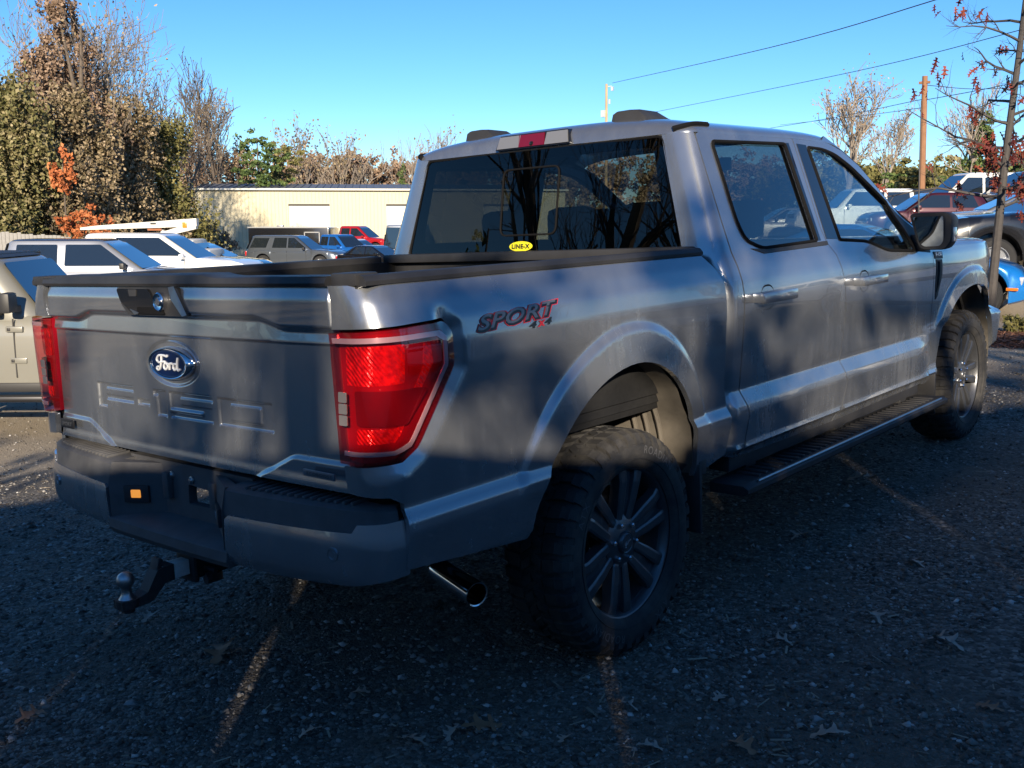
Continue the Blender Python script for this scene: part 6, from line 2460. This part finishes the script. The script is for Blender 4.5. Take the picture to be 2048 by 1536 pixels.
# grey long SUV
loc, rz = park(655, 58, R(-14), 4.75)
car('parked_suv', 'long gunmetal grey sport utility in front of the black trailer', 'suv', loc, rz, 'cp_gunmetal', L=5.7, hw=1.02, deck=[(0, 1.12), (3.8, 1.14), (4.2, 1.16), (5.2, 1.10), (5.55, .98), (5.7, .85)],
    cabin=(.05, .40, 3.05, 4.15), roof=1.92, wheels=(1.15, 4.65), wr=.41, side=[win((.35, 1.24), (1.35, 1.24), (1.55, 1.78), (.60, 1.78)), win((1.72, 1.24), (2.62, 1.24), (2.62, 1.80), (1.85, 1.80)), win((2.70, 1.24), (3.80, 1.24), (3.05, 1.80), (2.70, 1.80))], tumble=.20)
# blue pickup
loc, rz = park(722, 62, R(-38), 4.6)
car('parked_pickup', 'bright blue off-road pickup parked beside the long grey sport utility', 'pickup truck', loc, rz, 'cp_blue', L=5.6, hw=1.0, deck=[(0, 1.25), (1.6, 1.25), (1.7, 1.20), (3.9, 1.20), (4.2, 1.22), (5.3, 1.14), (5.6, 1.0)],
    cabin=(1.6, 1.75, 3.1, 4.1), roof=1.95, wheels=(1.0, 4.6), wr=.44, side=[win((1.85, 1.30), (2.55, 1.30), (2.55, 1.82), (1.92, 1.82)), win((2.65, 1.30), (3.8, 1.30), (3.1, 1.82), (2.65, 1.82))], tumble=.2, rim='car_rim_dark', bumpers='trim', floor=.5)
# red pickup and white car behind it
loc, rz = park(762, 72, R(-20), 4.6, .55)
car('parked_pickup', 'red pickup nose showing behind the blue one', 'pickup truck', loc, rz, 'cp_red', L=5.6, hw=1.0, deck=[(0, 1.2), (1.6, 1.2), (3.9, 1.2), (4.2, 1.22), (5.3, 1.10), (5.6, .95)], cabin=(1.6, 1.75, 3.1, 4.1), roof=2.0, wheels=(1.0, 4.6), wr=.42,
    side=[win((1.85, 1.30), (2.55, 1.30), (2.55, 1.85), (1.92, 1.85)), win((2.65, 1.30), (3.8, 1.30), (3.1, 1.85), (2.65, 1.85))], tumble=.2)
loc, rz = park(768, 67, R(-24), 4.2)
car('parked_car', 'white car nose between the blue and red pickups', 'car', loc, rz, 'cp_white', L=4.8, hw=.93, deck=[(0, 1.0), (3.2, 1.05), (4.4, .92), (4.8, .75)], cabin=(.4, .9, 2.3, 3.3), roof=1.65, wheels=(.9, 3.9), wr=.36, side=[win((.95, 1.1), (2.0, 1.1), (2.0, 1.55), (1.15, 1.55)), win((2.08, 1.1), (3.05, 1.1), (2.35, 1.55), (2.08, 1.55))])
loc, rz = park(800, 52, R(-30), 3.6)
car('parked_car', 'low black car whose hood shows beside the truck cab', 'car', loc, rz, 'cp_black', L=4.6, hw=.90, deck=[(0, .95), (3.2, .95), (4.3, .82), (4.6, .70)], cabin=(.4, 1.2, 2.2, 3.2), roof=1.42, wheels=(.85, 3.7), wr=.34, side=[win((.95, 1.0), (1.9, 1.0), (1.9, 1.36), (1.35, 1.36)), win((1.98, 1.0), (2.95, 1.0), (2.25, 1.36), (1.98, 1.36))])
loc, rz = park(822, 60, R(78), 2.6)
car('parked_van', 'silver high-roof van seen past the cab corner', 'van', loc, rz, 'cp_silver', L=5.4, hw=1.0, deck=[(0, 1.1), (4.6, 1.15), (5.2, 1.05), (5.4, .9)], cabin=(.02, .12, 3.9, 4.9), roof=2.55, wheels=(1.0, 4.4), wr=.36, side=[win((.3, 1.35), (1.8, 1.35), (1.8, 2.0), (.3, 2.0)), win((3.4, 1.35), (4.5, 1.35), (4.1, 1.95), (3.4, 1.95))], tumble=.18)


# enclosed black trailer
loc, rz = park(590, 66, R(-8), 3.0)
tl = empty('enclosed_trailer', loc, rz)
tag(tl, 'black enclosed box trailer with a framed hatch behind the grey sport utility', 'trailer')
simple('trailer_frame', (0.45, 0.46, 0.47), .4, .7)
MB().box((0, 2.9, 1.45), (2.2, 5.3, 1.95), bev=.06).build('box', 'cp_black', tl)
fr_ = MB()
for z in (2.43, .5):
    for sx in (-1.1, 1.1):
        fr_.box((sx, 2.9, z), (.05, 5.35, .07))
fr_.build('edge_trim', 'trailer_frame', tl, smooth=False)
for sx in (1.105,):
    d_ = MB()
    for (y0, y1, z0, z1) in ((3.95, 4.98, 2.10, 2.16), (3.95, 4.98, 1.12, 1.18), (3.95, 4.01, 1.12, 2.16), (4.92, 4.98, 1.12, 2.16)):
        d_.box((sx, (y0 + y1) / 2, (z0 + z1) / 2), (.03, y1 - y0, z1 - z0))
    d_.build('hatch_frame', 'trailer_frame', tl, smooth=False)
MB().box((0, 2.0, 2.50), (.4, .4, .14), bev=.04).build('roof_vent', 'trailer_frame', tl)
for sg in (1, -1):
    for wy in (2.3, 3.15):
        MB().lathe([(.001, .01), (.2, .01), (.22, 0), (.33, 0), (.36, -.03), (.36, -.2)], 20, Matrix.Translation((sg * 1.12, wy, .36)) @ Matrix.Rotation(R(90) * sg, 4, 'Y')).build('wheel', 'car_tyre', tl)
MB().tube([(0, 5.5, .5), (0, 6.6, .5)], .06, 6).build('tongue', 'car_trim', tl)
MB().tube([(0, 6.4, .5), (0, 6.4, 0)], .04, 6).build('jack', 'car_trim', tl)

# boom lift truck, mostly hidden behind the white sport utility
p = at(255, 470, 37)
bt = empty('boom_truck', (p[0], p[1], gz(p[0], p[1])), math.atan2(RT[1], RT[0]))
tag(bt, 'white boom lift truck whose rusty arm shows above the parked cars', 'boom truck')
simple('boom_white', (0.62, 0.60, 0.55), .5, var=.2, scale=4)
simple('rust', (0.28, 0.10, 0.04), .8, var=.4, scale=9)
zz = lambda py: at(255, py, 37)[2] - bt.location.z
MB().box((-.9, 0, .85), (4.6, 1.9, .70), bev=.05).build('truck_bed', 'boom_white', bt)
cb = MB().box((2.3, 0, 1.0), (1.9, 1.9, 1.1), bev=.15)
cb.box((2.0, 0, 1.65), (1.3, 1.7, .5), bev=.15)
cb.build('cab', 'boom_white', bt)
MB().box((2.62, 0, 1.68), (.12, 1.5, .34), rot=(0, R(-28), 0)).build('windshield', 'car_glass', bt)
for sx in (-2.0, 2.3):
    for sy in (-1, 1):
        MB().lathe([(.001, .02), (.2, .02), (.24, 0), (.38, 0), (.40, -.03), (.40, -.25)], 20, Matrix.Translation((sx, sy * .98, .40)) @ Matrix.Rotation(R(-90) * sy, 4, 'X')).build('wheel', 'car_tyre', bt)
arm = MB()
mpp = 37 / 2027.6
ax = lambda px: (px - 255) * mpp
P0, P1 = (ax(165), zz(458)), (ax(395), zz(441))
arm.loft([[(P0[0], y, P0[1] + z) for y, z in ((-.12, -.03), (.12, -.03), (.12, .05), (-.12, .05))], [(ax(200), y, zz(455) + z) for y, z in ((-.14, -.07), (.14, -.07), (.14, .07), (-.14, .07))],
          [(ax(330), y, zz(446) + z) for y, z in ((-.15, -.16), (.15, -.16), (.15, .08), (-.15, .08))], [(P1[0], y, P1[1] + z) for y, z in ((-.15, -.20), (.15, -.20), (.15, .08), (-.15, .08))]])
arm.loft([[(ax(318), y, zz(470) + z) for y, z in ((-.14, -.1), (.14, -.1), (.14, .06), (-.14, .06))], [(ax(393), y, zz(452) + z) for y, z in ((-.14, -.1), (.14, -.1), (.14, .16), (-.14, .16))]])
arm.build('boom_arm', 'boom_white', bt, smooth=False)
MB().box((ax(372), -.17, zz(450)), (.16, .06, .20), bev=.02).build('amber_lamp', 'car_amber', bt)
MB().box((ax(312), -.155, zz(459)), (.5, .02, .07)).build('rust_patch', 'rust', bt)
MB().box((ax(310), -.16, zz(447)), (.2, .02, .06)).build('maker_plate', 'car_trim', bt)
MB().tube([(ax(300), 0, 1.1), (ax(330), 0, zz(462))], .14, 8).build('boom_post', 'boom_white', bt)

# --- right-hand row
loc, rz = park(1974, 15.5, R(-28), 3.95)
car('sports_car', 'bright blue sports car parked beside the young oak', 'car', loc, rz, 'cp_bright_blue', L=4.6, hw=.93, deck=[(0, .95), (.8, .98), (3.1, .92), (4.1, .86), (4.45, .74), (4.6, .62)],
    cabin=(.55, 1.6, 2.2, 3.2), roof=1.36, wheels=(.95, 3.95), wr=.34, side=[win((1.35, .98), (2.9, .96), (2.3, 1.29), (1.7, 1.29))], tumble=.2, floor=.2,
    extras=lambda t: [MB().box((sg * .90, 4.40, .46), (.05, .16, .045), bev=.01).build('side_marker', 'car_amber', t) for sg in (1, -1)])
loc, rz = park(1838, 18.0, R(178), 4.95, .04)
car('parked_suv', 'glossy black sport utility behind the blue sports car', 'suv', loc, rz, 'cp_black', L=5.0, hw=.98, deck=[(0, 1.15), (3.0, 1.18), (3.4, 1.20), (4.6, 1.10), (4.9, .98), (5.0, .85)],
    cabin=(.05, .45, 2.3, 3.45), roof=1.85, wheels=(1.0, 4.0), wr=.39, side=[win((.45, 1.25), (1.15, 1.25), (1.15, 1.72), (.65, 1.72)), win((1.22, 1.25), (3.1, 1.25), (2.4, 1.74), (1.22, 1.74))], tumble=.2)
loc, rz = park(1960, 27, R(170), 3.3, .1)
car('parked_car', 'silver car with sun-bright hood behind the black sport utility', 'car', loc, rz, 'cp_silver', L=4.8, hw=.92, deck=[(0, 1.02), (.8, 1.05), (3.2, 1.02), (4.4, .92), (4.8, .78)], cabin=(.35, 1.0, 2.3, 3.35), roof=1.55, wheels=(.9, 3.8), wr=.35,
    side=[win((.95, 1.1), (1.95, 1.08), (1.95, 1.46), (1.25, 1.46)), win((2.02, 1.08), (3.05, 1.08), (2.35, 1.46), (2.02, 1.46))])
loc, rz = park(1845, 36, R(178), 2.2)
car('parked_car', 'maroon hatchback with a pale roof line beyond the side mirror', 'car', loc, rz, 'cp_maroon', L=4.3, hw=.90, deck=[(0, 1.0), (3.0, 1.0), (4.0, .90), (4.3, .76)], cabin=(.05, .5, 2.2, 3.1), roof=1.60, wheels=(.8, 3.4), wr=.34,
    side=[win((.6, 1.08), (1.5, 1.08), (1.5, 1.50), (.8, 1.50)), win((1.58, 1.08), (2.85, 1.08), (2.2, 1.50), (1.58, 1.50))])
loc, rz = park(1820, 46, R(175), 2.4)
car('parked_suv', 'dark navy sport utility with roof rack beyond the maroon hatchback', 'suv', loc, rz, 'cp_navy', L=4.8, hw=.95, deck=[(0, 1.1), (3.4, 1.1), (4.5, 1.0), (4.8, .85)], cabin=(.05, .4, 2.5, 3.5), roof=1.78, wheels=(.9, 3.8), wr=.37,
    side=[win((.6, 1.2), (1.6, 1.2), (1.6, 1.66), (.8, 1.66)), win((1.68, 1.2), (3.2, 1.2), (2.5, 1.66), (1.68, 1.66))], roofmat='car_trim')
loc, rz = park(1950, 43, R(182), 2.6, .25)
car('parked_van', 'white van with dark windows behind the young oak', 'van', loc, rz, 'cp_white', L=5.2, hw=1.0, deck=[(0, 1.15), (4.2, 1.18), (5.0, 1.05), (5.2, .9)], cabin=(.05, .25, 3.3, 4.4), roof=2.15, wheels=(1.0, 4.2), wr=.37,
    side=[win((.4, 1.3), (1.6, 1.3), (1.6, 1.95), (.5, 1.95)), win((1.7, 1.3), (2.7, 1.3), (2.7, 1.95), (1.7, 1.95)), win((2.8, 1.3), (4.0, 1.3), (3.4, 1.95), (2.8, 1.95))])
loc, rz = park(2050, 40, R(180), 2.6, .4)
car('parked_suv', 'tall black sport utility beside the white van', 'suv', loc, rz, 'cp_black', L=5.2, hw=1.0, deck=[(0, 1.15), (3.8, 1.15), (4.9, 1.05), (5.2, .9)], cabin=(.05, .35, 2.9, 3.9), roof=2.0, wheels=(1.0, 4.2), wr=.4,
    side=[win((.5, 1.28), (1.6, 1.28), (1.6, 1.84), (.7, 1.84)), win((1.7, 1.28), (3.6, 1.28), (2.9, 1.84), (1.7, 1.84))])
loc, rz = park(1695, 40, R(180), 2.4, .1)
car('parked_suv', 'white boxy sport utility seen through the front side window', 'suv', loc, rz, 'cp_white', L=4.6, hw=.95, deck=[(0, 1.1), (3.0, 1.12), (4.4, 1.05), (4.6, .9)], cabin=(.02, .12, 2.4, 3.1), roof=1.85, wheels=(.85, 3.6), wr=.39,
    side=[win((.3, 1.2), (1.2, 1.2), (1.2, 1.72), (.35, 1.72)), win((1.3, 1.2), (2.8, 1.2), (2.4, 1.72), (1.3, 1.72))], tumble=.12)
loc, rz = park(1560, 44, R(180), 2.4, .0)
car('parked_car', 'pale silver car seen through the rear side window', 'car', loc, rz, 'cp_silver', L=4.6, hw=.92, deck=[(0, 1.0), (3.2, 1.0), (4.3, .9), (4.6, .75)], cabin=(.3, .9, 2.3, 3.2), roof=1.55, wheels=(.9, 3.7), wr=.35,
    side=[win((.95, 1.08), (1.9, 1.08), (1.9, 1.46), (1.15, 1.46)), win((1.98, 1.08), (2.95, 1.08), (2.3, 1.46), (1.98, 1.46))])

# unseen cars and bare trees added out of frame for the truck's flank to mirror
cars = [o for o in bpy.data.objects if o.parent is None and o.name.split('.')[0] in ('parked_suv', 'parked_car', 'parked_pickup', 'parked_van')]
pick = {c['label'][:12]: c for c in cars}
row = [('white sport ', 13.0, 3.5, 100, 'unseen white sport utility added for the doors to mirror'), ('silver picku', 13.5, 6.6, 96, 'unseen silver pickup added for the front fender to mirror'), ('long gunmeta', 13.2, .2, 98, 'unseen gunmetal sport utility added for the bed side to mirror'),
       ('white van wi', 14.5, 10.2, 94, 'unseen white van added for reflections in the truck flank')]
for key, X, D, ang, lb in row:
    c = copy_tree(pick[key])
    q = xd(X, D)
    c.location = (q[0], q[1], gz(q[0], q[1]))
    h = RT * math.cos(R(ang)) + FW * math.sin(R(ang))
    c.rotation_euler = (0, 0, math.atan2(h[1], h[0]) - math.pi / 2 + math.pi / 2)
    c['label'] = lb
for i, (X, D, top_, sd) in enumerate(((27, 2, 8, 171), (30, 8, 9, 172), (26, 13, 7.5, 173), (32, -4, 9, 174))):
    q = xd(X, D)
    t = empty('bare_tree', (q[0], q[1], gz(q[0], q[1])))
    tag(t, 'unseen bare tree added for the truck flank to mirror', 'tree', 'unseen bare trees added for reflections')
    mb, tips = grow(np.random.default_rng(sd), top_ * .45, .2, 4, (6, 4, 4, 3), .6, .28, .35, .62, rmin=.01)
    V = np.array([tuple(v) for v in mb.V])
    V *= top_ / np.percentile(V[:, 2], 99.5)
    mb.V = [tuple(v) for v in V]
    mb.build('branches', 'bark', t)
